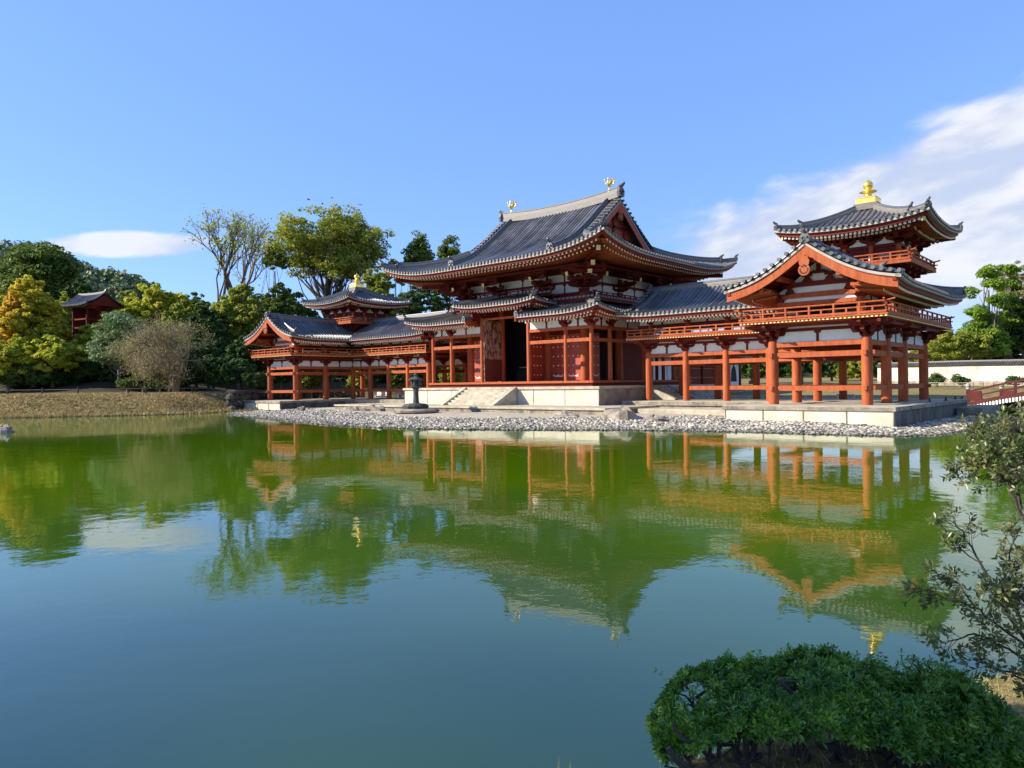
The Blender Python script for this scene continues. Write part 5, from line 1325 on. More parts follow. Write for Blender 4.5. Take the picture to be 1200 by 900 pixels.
T('cedar_tree', 491, 100, 268, 345, 19, L_GREEN, 'upright green tree just left of the main roof, the taller of two', 22, ncl=70, per=100, leaf=.30, cr=.8)
T('cedar_tree', 528, 104, 274, 345, 16, L_GREEN, 'upright green tree touching the main roof slope, lower of two', 23, ncl=60, per=100, leaf=.30, cr=.8)
T('broadleaf_tree', 465, 98, 300, 350, 16, L_OLIVE, 'pale green sparse crown beside the two upright green trees', 24, ncl=46, per=90, leaf=.30, limbs=7)
for i, (px, d, pt, hw, mm, lb) in enumerate((
    (330, 76, 405, 34, L_DARK, 'tall dark evergreen behind the gable end columns of the far left wing'),
    (385, 78, 408, 36, L_DARK, 'tall dark evergreen behind the second gap of the far left wing columns'),
    (440, 80, 405, 36, L_DARK, 'tall dark evergreen behind the middle columns of the far left wing'),
    (495, 84, 400, 36, L_DARK, 'tall dark evergreen behind the stone lantern, beyond the far left wing'),
    (545, 88, 402, 36, L_DARK, 'dark evergreen seen through the left end bays of the central hall'),
    (600, 92, 404, 40, L_DARK, 'dark evergreen hidden mostly behind the central doorway of the hall'),
    (362, 70, 428, 16, L_GREEN, 'low green shrub behind the second gap of the far left wing columns'),
    (420, 71, 436, 15, L_OLIVE, 'low sunlit olive shrub behind the inner corner of the far left wing'),
    (468, 74, 430, 15, L_GREEN, 'low green shrub just left of the stone lantern, behind the columns'),
    (530, 76, 424, 17, L_OLIVE, 'low olive shrub seen through the left end bay of the central hall'))):
    T('evergreen_shrub', px, d, pt, 460, hw, mm, lb, 30+i, ncl=110, per=90, leaf=.26, group='shrubs behind the far left wing', lobes=3)
# behind the right wing
for i, (px, d, pt, hw, mm, lb) in enumerate((
    (690, 96, 405, 50, L_DARK, 'dark tree behind the right end bays of the central hall'),
    (905, 92, 402, 34, L_DARK, 'dark tree just right of the bell shaped window, behind the right wing'),
    (940, 90, 405, 30, L_DARK, 'dark tree between the two inner columns of the right wing projection'),
    (880, 100, 400, 40, L_DARK, 'dark tree directly behind the bell shaped window wall'),
    (975, 104, 412, 26, L_GREEN, 'green tree on the lawn edge left of the middle of the right gable bay'),
    (1010, 100, 414, 26, L_OLIVE, 'olive tree just left of the nearest corner column of the right wing'),
    (1045, 98, 408, 24, L_GREEN, 'green tree between the nearest corner column and the next column right'),
    (1078, 92, 402, 22, L_OLIVE, 'olive tree behind the last column of the right wing'))):
    T('garden_tree', px, d, pt, 450, hw, mm, lb, 50+i, ncl=120, per=90, leaf=.34, group='trees behind the right wing', lobes=3)
T('garden_tree', 1118, 79, 384, 436, 50, L_OLIVE, 'broad low olive green tree just behind the left end of the white wall', 60, ncl=160, per=110, leaf=.2, lobes=6)
T('garden_tree', 1095, 84, 396, 440, 30, L_DARK, 'dark tree beside the right wing, behind the white wall end', 63, ncl=110, per=100, leaf=.24)
T('pine_tree', 1150, 92, 372, 425, 36, L_DARK, 'dark pine behind the white wall', 61, ncl=90, per=110, leaf=.28, flat=.5)
# tall stacked conifers beyond the white wall: trimmed clouds of foliage up a bare trunk
def conifer(px, dist, ptop, wpx, label, seed, m, cl):
    x, y = xy(px, dist); z0 = float(ground_z(np.array([x]), np.array([y]))[0]); z1 = zat(px, ptop, dist); rs = np.random.RandomState(seed); w = wpx*dist/FPX
    ax = CR[:2]/np.linalg.norm(CR[:2]); ay = np.array([-ax[1], ax[0]]); ells = []
    for a, f, r in cl: o = ax*a*w+ay*rs.uniform(-.4, .4)*w; ells.append((o[0], o[1], z0+(z1-z0)*f, r*w, r*w*.9, r*w*.8))
    tree('conifer_tree', x, y, z0, ells, 150, .62, 150, .19, m, label, 'tree', .26, None, seed, limbs=40, aspect=2.2, shell=(.5, 1.0))
conifer(1160, 78, 311, 21, 'bright green conifer in stacked clouds, left of the pair beyond the wall', 71, L_CONI, ((-.1, .93, .42), (.25, .84, .46), (-.55, .76, .46), (.2, .68, .60), (-.4, .58, .68), (.45, .52, .60), (-.3, .43, .85), (.5, .36, .7), (-.8, .40, .6), (.0, .28, .8)))
conifer(1183, 80, 307, 20, 'taller conifer beside it at the right edge, darker on its right', 72, L_CONI, ((-.2, .93, .42), (.2, .80, .50), (-.2, .68, .56), (.45, .60, .62), (.1, .48, .75), (.4, .34, .75)))
T('conifer_tree', 1206, 79, 345, 430, 26, L_DARK, 'dark dense conifer cut by the right edge', 73, ncl=150, per=130, leaf=.22)
T('bare_tree', 1204, 96, 300, 390, 34, L_TWIG, 'hazy brown leafless crown behind the conifers at the right edge', 74, ncl=70, per=130, leaf=.12, aspect=6)
T('evergreen_shrub', 1172, 82, 396, 440, 40, L_DARK, 'dark shrubs along the back of the white wall', 75, ncl=130, per=110, leaf=.26)

# branching trees
def branching(px, dist, label, seed, height, spread, levels, m, leafn, leafs, r0, name='bare_tree', base_py=None, trunks=1, upw=.75, first=.25, ang=(.35, .7), aspect=1.6, jit=.25, kids=(2, 4), bark=None, leafspread=.35, lean=None):
    x, y = xy(px, dist); z0 = float(ground_z(np.array([x]), np.array([y]))[0]) if base_py is None else zat(px, base_py, dist)
    rs = np.random.RandomState(seed); t_ = thing(name, (x, y, z0), label, 'tree'); g = G(); tips = []
    def grow(p, d, L, r, lv):
        d = d/np.linalg.norm(d); pts = [p]; q = p
        for i in range(4):
            d = d+rs.normal(size=3)*.10; d[2] += .04*upw; d /= np.linalg.norm(d); q = q+d*L/4; pts.append(q)
        g.tube(pts, [r, r*.92, r*.84, r*.77, r*.68], 7 if lv < 2 else 5 if lv < 4 else 3, cap=False)
        if lv >= levels: tips.append(q); return
        if lv >= levels-2: tips.append(pts[2])
        for k in range(rs.randint(*kids)+ (1 if lv == 0 else 0)):
            a = rs.uniform(*ang); v = rs.normal(size=3); v -= d*(v@d); v /= np.linalg.norm(v); nd = d*math.cos(a)+v*math.sin(a)*spread; nd[2] = nd[2]*1.0+.22*upw
            st = pts[4] if k < 2 else pts[rs.randint(2, 4)]
            grow(st, nd, L*rs.uniform(.66, .86), r*.64, lv+1)
    for k in range(trunks):
        d = np.array([rs.normal()*.15, rs.normal()*.15, 1.0])
        if lean is not None: d = d+(CR*lean[k % len(lean)])
        grow(np.array([x, y, z0-.2]), d, height*first, r0, 0)
    g.build('trunk', bark or BARK, t_, smooth=True)
    tips = np.array(tips); n = leafn; i = rs.randint(0, len(tips), n); P_ = tips[i]+rs.normal(size=(n, 3))*leafspread
    me = leaves_mesh('crown', P_-np.array([x, y, z0]), rs.normal(size=(n, 3))+np.array([0, 0, .4]), leafs*rs.uniform(.6, 1.4, n), m, aspect, rs)
    link('crown', me, t_); return t_
branching(262, 92, 'tall nearly leafless tree with thin yellow green sprays above the left trees', 8, 26.5, .85, 6, L_OLIVE, 3800, .17, .48, 'bare_tree', first=.25, ang=(.28, .68), leafspread=.36, kids=(2, 4), upw=.55)
branching(207, 66, 'leaning brown bare tree with a round twiggy crown on the left bank', 5, 10.2, 1.3, 6, L_TWIG, 10000, .045, .28, 'bare_tree', bark=BARKB, first=.22, ang=(.4, .85), aspect=4, leafspread=.28, trunks=2, lean=(-.35, .12), upw=.3, kids=(2, 4))
branching(168, 67, 'smaller twiggy brown tree between the pine and the round bare tree', 6, 7.6, 1.2, 6, L_TWIG, 6000, .05, .14, 'bare_tree', bark=BARKB, first=.22, ang=(.4, .85), aspect=4, leafspread=.28, upw=.4, kids=(2, 4))
T('pine_tree', 140, 69, 362, 440, 40, L_PINE, 'grey green pine in flat layers on the left bank', 77, ncl=95, per=150, leaf=.15, flat=.35, lobes=7, cr=.8, aspect=3)
for i, (px, d) in enumerate(((150, 66), (185, 66.5))):
    T('low_shrub', px, d, 441, 457, 14, L_GREEN, ('rounded low green shrub at the foot of the pine' if i == 0 else 'rounded low green shrub beside the brown trunk'), 80+i, ncl=40, per=60, leaf=.12, lobes=2, cr=.35)

# wooded hill far behind the left bank
hx, hy = xy(20, 330); 
HG = G(); gxs = np.linspace(-260, 260, 53); gys = np.linspace(-110, 110, 23)
ax = CR[:2]/np.linalg.norm(CR[:2]); ay = np.array([-ax[1], ax[0]])
def hill_h(u, v): return (float(np.interp(u, [-260, -100, -8, 31, 46, 62, 75, 108, 170, 260], [50, 70, 64, 54, 50, 42, 35, 20, 6, 0]))+1.5*math.sin(u*.13))*math.exp(-(v/70)**2)-2
vs = []; 
for u in gxs:
    for v in gys: p = np.array([hx, hy])+ax*u+ay*v; vs.append((p[0], p[1], hill_h(u, v)+3))
HG.add(vs, [(i*23+j, (i+1)*23+j, (i+1)*23+j+1, i*23+j+1) for i in range(52) for j in range(22)])
HILLM = mat('hill_undergrowth', (0.05, 0.075, 0.03), 0.95, 0.3, .05)
tag(HG.build('hill', HILLM, smooth=True), kind='structure')
rs = np.random.RandomState(5); nC = 1500
u = rs.uniform(-200, 210, nC); v = rs.uniform(-80, 30, nC); k = 46
cz = np.array([hill_h(a, b) for a, b in zip(u, v)])+4; r_ = rs.uniform(2.6, 5.0, nC)
P0 = np.stack([hx+ax[0]*u+ay[0]*v, hy+ax[1]*u+ay[1]*v, cz+r_*.3], -1)
w = rs.normal(size=(nC, k, 3)); w /= np.linalg.norm(w, axis=2, keepdims=True); w[..., 2] = np.abs(w[..., 2])*1.1-.2
P_ = (P0[:, None]+w*r_[:, None, None]*rs.uniform(.7, 1.05, (nC, k, 1))).reshape(-1, 3)
L_HILL = leafmat('hill_forest_leaves', [(.07, .11, .05), (.12, .17, .07), (.20, .24, .10), (.25, .24, .11)], .2, nscale=.03)
tag(link('forest', leaves_mesh('forest', P_, w.reshape(-1, 3)+rs.normal(size=(nC*k, 3))*.5, rs.uniform(1.0, 2.0, nC*k), L_HILL, 1.3, rs)), kind='stuff', label='hazy green woods on the far hillside')

# ================================================================== small red pavilion on the slope
x, y = xy(110, 82); zb = zat(108, 386, 82)+.3; _va = YAW+math.atan((108-600)/FPX)-R(34); pay = np.array([math.sin(_va), math.cos(_va)]); pax = np.array([pay[1], -pay[0]]); pav = thing('red_pavilion', (x, y, zb), 'small dark red pavilion with pale tiled gable roof among the maples', 'pavilion')
cxp, cyp = x, y
def prot(du, dv, z): p = np.array([cxp, cyp])+pax*du+pay*dv; return (p[0], p[1], z)
g = G()
for du in (-2.2, 0, 2.2):
    for dv in (-1.8, 1.8): column(pav, *prot(du, dv, 0)[:2], zb-5, zb+3.4, .2, DRED)
for z in (zb-.3, zb+1.1, zb+2.9):
    for dv in (-1.8, 1.8): beam(pav, prot(-2.5, dv, z), prot(2.5, dv, z), .2, .24, DRED)
    for du in (-2.2, 2.2): beam(pav, prot(du, -2.1, z), prot(du, 2.1, z), .2, .24, DRED)
G().add([prot(-2.1, 1.6, zb-5), prot(2.1, 1.6, zb-5), prot(2.1, 1.6, zb+3.2), prot(-2.1, 1.6, zb+3.2), prot(-2.1, 1.7, zb-5), prot(2.1, 1.7, zb-5), prot(2.1, 1.7, zb+3.2), prot(-2.1, 1.7, zb+3.2)], [(0,1,2,3),(7,6,5,4),(0,4,5,1),(1,5,6,2),(2,6,7,3),(3,7,4,0)]).build('board_wall', DRED, pav)
Pp = lerp([(0, zb+3.4), (1.3, zb+3.85), (2.5, zb+4.6), (3.6, zb+5.5)]); rt = Roof(.34, .1, .6); rt.hipA = rt.hipB = False
a0, a1, b0, b1 = prot(3.4, -3.6, 0)[:2], prot(3.4, 3.6, 0)[:2], prot(-3.6, 3.6, 0)[:2], prot(-3.6, -3.6, 0)[:2]
pa, _ = rt.slope(a0, a1, Pp, liftA=(.3, 2.5, 2), liftB=(.3, 2.5, 2), dmax=lambda u: 3.5)
pb, _ = rt.slope(b0, b1, Pp, liftA=(.3, 2.5, 2), liftB=(.3, 2.5, 2), dmax=lambda u: 3.5)
kr = rt.build(pav); g = MG(); go = MG(); ridge(g, [prot(0-.05, v_, zb+5.4+.15*abs(v_/3.6)**2) for v_ in np.linspace(-3.6, 3.6, 7)], .3, .3, None)
ornament(go, prot(-.05, -3.65, zb+5.75), tuple(-pay), .9); g.build('roof_ridge', RIDG, kr); go.build('ridge_end_ornament', TILE, kr)
g = G(); g.add([prot(-3.2, -3.3, zb+3.3), prot(3.2, -3.3, zb+3.3), prot(0, -3.3, zb+5.2), prot(-3.2, -3.22, zb+3.3), prot(3.2, -3.22, zb+3.3), prot(0, -3.22, zb+5.2)], [(0,1,2),(5,4,3),(0,3,4,1),(1,4,5,2),(2,5,3,0)]); g.build('gable_wall', DRED, kr)

pav.scale = (.66, .66, .66)
# ================================================================== white garden wall
wall_pts = [at(1030, 449, 82), at(1085, 449, 75), at(1130, 449, 71.5), at(1170, 449, 68), at(1215, 449, 64.5), at(1290, 449, 60)]
wt = thing('garden_wall', tuple(float(v) for v in (wall_pts[2][0], wall_pts[2][1], ground_z(wall_pts[2][0], wall_pts[2][1]))), 'long white plastered wall with tiled coping and a stone footing behind the lawn', 'wall')
g = G(); gt = G(); gf = G(); gcp = G()
for i in range(len(wall_pts)-1):
    a, b = wall_pts[i], wall_pts[i+1]; za, zb_ = float(ground_z(a[0], a[1])), float(ground_z(b[0], b[1]))
    g.bar((a[0], a[1], za+1.0), (b[0], b[1], zb_+1.0), .34, 1.9); gf.bar((a[0], a[1], za+.12), (b[0], b[1], zb_+.12), .48, .5)
    d = (b-a)[:2]; L = np.linalg.norm(d); d = d/L; nn = np.array([-d[1], d[0]]); m_ = int(L/.27)
    gt.add([(a[0]-nn[0]*.42, a[1]-nn[1]*.42, za+1.93), (b[0]-nn[0]*.42, b[1]-nn[1]*.42, zb_+1.93), (b[0], b[1], zb_+2.18), (a[0], a[1], za+2.18), (a[0]+nn[0]*.42, a[1]+nn[1]*.42, za+1.93), (b[0]+nn[0]*.42, b[1]+nn[1]*.42, zb_+1.93)], [(0,1,2,3),(3,2,5,4),(0,4,5,1)])
    for k in range(m_):
        f = (k+.5)/m_; p = a[:2]+d*L*f; z = za+(zb_-za)*f
        for s_ in (-1, 1): gt.tube([(p[0]+nn[0]*s_*.46, p[1]+nn[1]*s_*.46, z+1.97), (p[0]+nn[0]*s_*.05, p[1]+nn[1]*s_*.05, z+2.23)], .065, 6)
    gcp.tube([(a[0], a[1], za+2.28), (b[0], b[1], zb_+2.28)], .11, 8)
g.build('plaster_face', WALLP, wt); gf.build('stone_footing', STDK, wt); o = gt.build('coping_tiles', TCAP, wt); gcp.build('coping_ridge', RIDG, wt)
# low bamboo rail before the wall
ft = thing('bamboo_fence', (19.5, 41, 1.4), 'thin low bamboo rail on short posts along the lawn before the white wall', 'fence')
g = G(); a = at(1086, 452, 66); b = at(1215, 452, 58)
for k in range(12):
    p = a+(b-a)*k/11; z = float(ground_z(p[0], p[1])); G().cyl(p[0], p[1], z-.1, z+.55, .035, n=6).build('post', BARK, ft)
for h in (.3, .5):
    G().tube([((a+(b-a)*k/11)[0], (a+(b-a)*k/11)[1], float(ground_z(*(a+(b-a)*k/11)[:2]))+h) for k in range(12)], .025, 6).build('rail', EDGE, ft)

# ================================================================== red bridge at the right
A0 = np.array([24.35, 19.0]); B0 = np.array([35.5, 10.5]); bd = B0-A0; bl = np.linalg.norm(bd); bd = bd/bl; bn = np.array([bd[1], -bd[0]])
bz = lambda f: .28+.90*math.sin(math.pi*min(1, max(0, f)))
br = thing('arched_bridge', (float(A0[0]), float(A0[1]), .3), 'dark red arched wooden bridge with pale tipped beams at the right edge', 'bridge')
BRR = mat('shade_dark_bridge_paint', (0.075, 0.010, 0.008), 0.5, 0.2, 2)  # red darkened to stand for the shade lying on the bridge
def bp_(f, o, z): p = A0+bd*bl*f+bn*o; return (p[0], p[1], z)
for o in (1.25, -1.25):
    g = G()
    for k in range(14): g.bar(bp_(k/14, o, bz(k/14)-.05), bp_((k+1)/14, o, bz((k+1)/14)-.05), .16, .22)
    g.build('edge_girder', BRR, br)
    for h, w_ in ((.76, .11), (.38, .08)):
        g = G()
        for k in range(14): g.bar(bp_(k/14, o, bz(k/14)+h), bp_((k+1)/14, o, bz((k+1)/14)+h), w_, w_)
        g.build('hand_rail', BRR, br)
    for k in (0, .25, .5, .75, 1):
        G().bar(bp_(k, o, bz(k)-.2), bp_(k, o, bz(k)+(.92 if k in (0, 1) else .76)), .20 if k in (0, 1) else .14, .20 if k in (0, 1) else .14).build('post', BRR, br)
    for k in (0, 1):
        p = bp_(k, o, 0); z = bz(k)+.92; G().lathe(p[0], p[1], [(.12, z), (.13, z+.05), (.09, z+.10), (.15, z+.2), (.12, z+.32), (.01, z+.42)], 10).build('post_cap', EDGE, br)
    g = G(); g.bar(bp_(0, o, bz(0)+.42), bp_(.075, o, bz(.075)+.36), .06, .55); g.build('end_panel', BRR, br)
g = G()
for k in range(14): g.bar(bp_(k/14, 0, bz(k/14)), bp_((k+1)/14, 0, bz((k+1)/14)), 2.4, .08)
g.build('deck', BRR, br)
g = G(); g2 = G()
for k in range(60):
    f = (k+.5)/60; z = bz(f)-.33; g.bar(bp_(f, -1.5, z), bp_(f, 1.5, z), .13, .22); g2.bar(bp_(f, 1.5, z), bp_(f, 1.54, z), .135, .24); g2.bar(bp_(f, -1.54, z), bp_(f, -1.5, z), .135, .24)
g.build('cross_beams', DRED, br); g2.build('cross_beam_ends', WHITE, br)
for f in (.3, .7):
    for o in (-1, 1): G().tube([bp_(f, o, -1.2), bp_(f, o, bz(f)-.4)], .13, 8).build('pile', BRR, br)

# ================================================================== left bank: path, low fence, stone revetment
def strip(name, pts, w, m, dz=.03):
    g = G(); P = [np.array(p, float) for p in pts]; vs = []
    for i, p in enumerate(P):
        d = P[min(i+1, len(P)-1)]-P[max(i-1, 0)]; d = d/np.linalg.norm(d); n_ = np.array([-d[1], d[0]])
        for s_ in (-1, -.33, .33, 1): q = p+n_*w/2*s_; vs.append((q[0], q[1], float(ground_z(q[0], q[1]))+dz+.03*(1-abs(s_))))
    g.add(vs, [(i*4+k, i*4+k+1, (i+1)*4+k+1, (i+1)*4+k) for i in range(len(P)-1) for k in range(3)]); return g.build(name, m)
PATHM = mat('pale_gravel_path', (0.50, 0.44, 0.33), 0.95, 0.1, 3)
offs = [(-62,-27.5),(-48,-22.5),(-38,-18.2),(-32.5,-14.8),(-29.0,-11.0),(-29.6,-7.0),(-31.5,-3.0),(-33.5,3.0)]
def resample(P, st):
    out = []; 
    for a, b in zip(P[:-1], P[1:]):
        a = np.array(a, float); b = np.array(b, float); k = max(1, int(np.linalg.norm(b-a)/st)); out += [a+(b-a)*i/k for i in range(k)]
    return out+[np.array(P[-1], float)]
path = resample(offs, 1.2)
tag(strip('path', path, 2.4, PATHM), kind='structure')
ft = thing('post_and_rope_fence', (-38, -17, 1.8), 'row of short dark posts with a thin rail along the left bank path', 'fence')
fp = [p+np.array([.95, -.95])*1.2 for p in resample(offs, 2.6)]; fp = [p for p in fp if sdist(np.array([p[0]]), np.array([p[1]]), POND)[0] > 2.5]
for p in fp:
    z = float(ground_z(p[0], p[1])); G().cyl(p[0], p[1], z-.2, z+.62, .06, n=6).build('post', BARKD, ft)
G().tube([(p[0], p[1], float(ground_z(p[0], p[1]))+.45) for p in fp], .022, 5).build('rail', BARK, ft)

# more of the belt of trees on the left, so no gap opens down to the horizon
for i, (px, d, pt, pb, hw, mm, lb) in enumerate((
    (118, 100, 352, 440, 40, L_DARK, 'dark evergreen directly behind the red pavilion roof'),
    (232, 98, 338, 440, 40, L_GREEN, 'green tree under the tall leafless tree'),
    (310, 96, 336, 440, 46, L_GREEN, 'broad green tree between leafless tree and far tower'),
    (262, 88, 352, 445, 34, L_OLIVE, 'light olive tree under the trunk of the leafless tree'),
    (425, 104, 345, 440, 50, L_DARK, 'dark tree filling behind the far tower'),
    (475, 108, 340, 440, 40, L_DARK, 'dark tree behind the gap between far tower and central hall'),
    (0, 92, 360, 450, 60, L_GREEN, 'green tree behind the orange maple at the far left'),
    (62, 86, 350, 455, 30, L_YELLOW, 'yellow maple crown just left of the red pavilion'),
    (150, 90, 372, 455, 40, L_DARK, 'dark tree low between pavilion and golden maple'),
    (195, 74, 425, 458, 40, L_DARK, 'dark undergrowth behind the trunk of the brown tree'))):
    T('broadleaf_tree', px, d, pt, pb, hw, mm, lb, 100+i, ncl=190, per=100, leaf=.32)

# ================================================================== foreground
def fw(px, py, d): return at(px, py, d)
def cam_off(a, b, c): return CR*a+CU*b+CF*c
# unseen trees added left of the viewpoint, to cast shade into the foreground
def shade_tree(x, y, h, r, seed, label):
    rs = np.random.RandomState(seed); ells = [(0, 0, h*.68, r, r, h*.30)]
    for i in range(5): a = rs.uniform(0, 6.28); ells.append((r*.6*math.cos(a), r*.6*math.sin(a), h*rs.uniform(.5, .82), r*.5, r*.5, r*.42))
    return tree('broadleaf_tree', x, y, .3, ells, 190, .8, 70, .34, L_GREEN, label, 'tree', .25, 'shade trees on the near bank', seed, limbs=30)
tree('broadleaf_tree', 26.5, -39.9, .3, [(.35, 1.55, 4.7, .85, .85, .55)], 42, .40, 60, .15, L_GREEN, 'slender leaning tree out of view, added to shade the azalea', 'tree', .10, None, 203, limbs=14, lean=(.4, 1.5))  # crown set along the sun ray so its shade falls on the azalea

L_BUSH = leafmat('azalea_leaves', [(.018, .060, .010), (.055, .15, .016), (.14, .29, .026), (.34, .48, .06)], .3, rough=.4, nscale=9, spec=.4)
L_SHRUB = leafmat('bronze_green_shrub_leaves', [(.045, .08, .02), (.09, .13, .03), (.19, .20, .06), (.34, .30, .15)], .4, rough=.35, nscale=3, spec=.5)
def rosettes(C_, Nn, ln, m, rs, k=(6, 9), wid=.34, name='foliage', origin_=None, tilt=(.25, .85)):
    """whorls of pointed, slightly folded leaves"""
    n = len(C_); kk = rs.randint(*k, n); idx = np.repeat(np.arange(n), kk); N_ = len(idx)
    Nn = Nn/np.linalg.norm(Nn, axis=1, keepdims=True); a = rs.normal(size=(n, 3)); T1 = np.cross(Nn, a); T1 /= np.linalg.norm(T1, axis=1, keepdims=True); T2 = np.cross(Nn, T1)
    start = np.concatenate([[0], np.cumsum(kk)[:-1]]); j = np.arange(N_)-start[idx]
    th = 6.283*j/kk[idx]+rs.uniform(-.4, .4, N_); tl = rs.uniform(*tilt, N_)
    rad = T1[idx]*np.cos(th)[:, None]+T2[idx]*np.sin(th)[:, None]; d = rad*np.cos(tl)[:, None]+Nn[idx]*np.sin(tl)[:, None]
    side = np.cross(d, Nn[idx]); side /= np.linalg.norm(side, axis=1, keepdims=True)+1e-9; up = np.cross(side, d)
    L = (ln*rs.uniform(.7, 1.25, N_))[:, None]; b = C_[idx]
    p0 = b+d*L*.08; p1 = b+d*L*.55+side*L*wid*.5+up*L*.05; p2 = b+d*L+up*(-L*.05); p3 = b+d*L*.55-side*L*wid*.5+up*L*.05; pm = b+d*L*.55-up*L*.03
    V = np.stack([p0, p1, pm, p2, p3], 1)
    if origin_ is not None: V = V-np.array(origin_)
    i = (np.arange(N_)*5)[:, None]
    F_ = np.concatenate([i+np.array([[0, 1, 2]]), i+np.array([[1, 3, 2]]), i+np.array([[2, 3, 4]]), i+np.array([[0, 2, 4]])])
    return mesh_np(name, V.reshape(-1, 3), F_, m)
# clipped azalea at the water's edge
rs = np.random.RandomState(42)
bc = at(975, 852, 2.95); gz = .30
bush = thing('clipped_azalea', (float(bc[0]), float(bc[1]), gz), 'large dark green clipped azalea with twisted bare stems in the bottom right foreground', 'shrub')
# crown outline in the viewer's plane: (offset right, top height, underside height)
prof = np.array([(-.71, .50, .45), (-.62, .57, .49), (-.50, .63, .545), (-.35, .665, .575), (-.15, .695, .57), (.05, .715, .53), (.25, .69, .47), (.42, .675, .44), (.58, .625, .41), (.68, .55, .38), (.76, .45, .36)])
def topz(a, c):
    t_ = np.interp(a, prof[:, 0], prof[:, 1]); u_ = np.interp(a, prof[:, 0], prof[:, 2]); q = np.clip(1-(c/.33)**2, 0, 1)**.5
    return u_+(t_-u_)*q, u_
n = 7600; a_ = rs.uniform(-.72, .77, n); c_ = rs.uniform(-.32, .32, n)
edge = np.interp(a_, [-.72, -.6, -.3, .4, .65, .78], [.35, .7, 1, 1, .8, .4]); c_ = c_*edge
lump = .070*vnoise(a_*1, c_*1, 10, 8)+.026*vnoise(a_, c_, 34, 9)
tz, uz = topz(a_, c_/edge*1.0)
lay = rs.rand(n)**2.2
zz = tz+lump-(tz-uz)*lay*.85-.008
Pb = bc[None]+CR[None]*a_[:, None]+np.array([CF[0], CF[1], 0])[None]*c_[:, None]; Pb[:, 2] = zz
hole = ((vnoise(a_, c_, 13, 21) > .34) | (vnoise(a_, c_, 31, 22) > .45)) & (lay < .6)
keep = ~hole & ~((a_ < -.1) & (lay > .4) & (rs.rand(n) < .7))
Pb = Pb[keep]; a2_, c2_, l2_ = a_[keep], c_[keep], lay[keep]
Nb = np.stack([CR[0]*a2_*1.0+CF[0]*c2_*2.2, CR[1]*a2_*1.0+CF[1]*c2_*2.2, np.full(len(Pb), .55)], -1)+rs.normal(size=(len(Pb), 3))*.28
link('foliage', rosettes(Pb, Nb, .031, L_BUSH, rs, origin_=(bc[0], bc[1], gz)), bush)
# front and side skirt of the crown
n = 2900; a_ = rs.uniform(-.72, .77, n); q = rs.rand(n)**.7
tz, uz = topz(a_, a_*0); e2 = np.interp(a_, [-.72, -.6, -.3, .4, .65, .78], [.35, .7, 1, 1, .8, .4])
zz = uz+(tz-uz)*q*.8+.02*vnoise(a_, q, 18, 4); c_ = -.32*e2*np.sqrt(np.clip(1-(q*.8)**2, 0, 1))+.02*vnoise(a_, q, 22, 6)+rs.uniform(0, .05, n)
keep = ~((vnoise(a_, q*.5, 11, 31) > .30) & (q < .7)) & ~((a_ < .0) & (q < .55) & (rs.rand(n) < .75))
Pb = bc[None]+CR[None]*a_[:, None]+np.array([CF[0], CF[1], 0])[None]*c_[:, None]; Pb[:, 2] = zz
Nb = -np.array([CF[0], CF[1], 0])[None]*.8+np.array([0, 0, 1.0])[None]*(.3+.8*q[:, None])+rs.normal(size=(n, 3))*.35
link('foliage', rosettes(Pb[keep], Nb[keep], .031, L_BUSH, rs, origin_=(bc[0], bc[1], gz)), bush)
# upright young shoots breaking the clipped outline
sp_, sn_ = [], []
for k in range(230):
    a = rs.uniform(-.70, .74); c = rs.uniform(-.30, .30)*np.interp(a, [-.72, -.6, -.3, .4, .65, .78], [.35, .7, 1, 1, .8, .4]); t1, t0 = topz(np.array(a), np.array(c))
    p = bc+CR*a+np.array([CF[0], CF[1], 0])*c; p = np.array([p[0], p[1], float(t1)+.012*vnoise(a, c, 12, 8)]); d = np.array([rs.normal()*.4, rs.normal()*.4, 1.0]); L = rs.uniform(.015, .055)
    for f_ in (.35, .7, 1.0): sp_.append(p+d*L*f_); sn_.append(d)
link('shoots', rosettes(np.array(sp_), np.array(sn_), .024, L_BUSH, rs, k=(4, 7), origin_=(bc[0], bc[1], gz)), bush)
# stray sprig on top
def sprig(pts, n, parent, m, ln, rs, org):
    pts = np.array(pts); tt = rs.rand(n)*(len(pts)-1); i = np.minimum(tt.astype(int), len(pts)-2); P_ = pts[i]+(pts[i+1]-pts[i])*(tt-i)[:, None]
    d = pts[i+1]-pts[i]; d /= np.linalg.norm(d, axis=1, keepdims=True)
    link('foliage', rosettes(P_, d+rs.normal(size=P_.shape)*.35, ln, m, rs, k=(2, 5), origin_=org), parent)
org = (bc[0], bc[1], gz)
s0 = at(935, 778, 2.9); s1 = at(924, 758, 2.9)
G().tube([s0, s1], [.004, .002], 5).build('twig', BARKD, bush); sprig([s0, s1], 9, bush, L_BUSH, .024, rs, org)
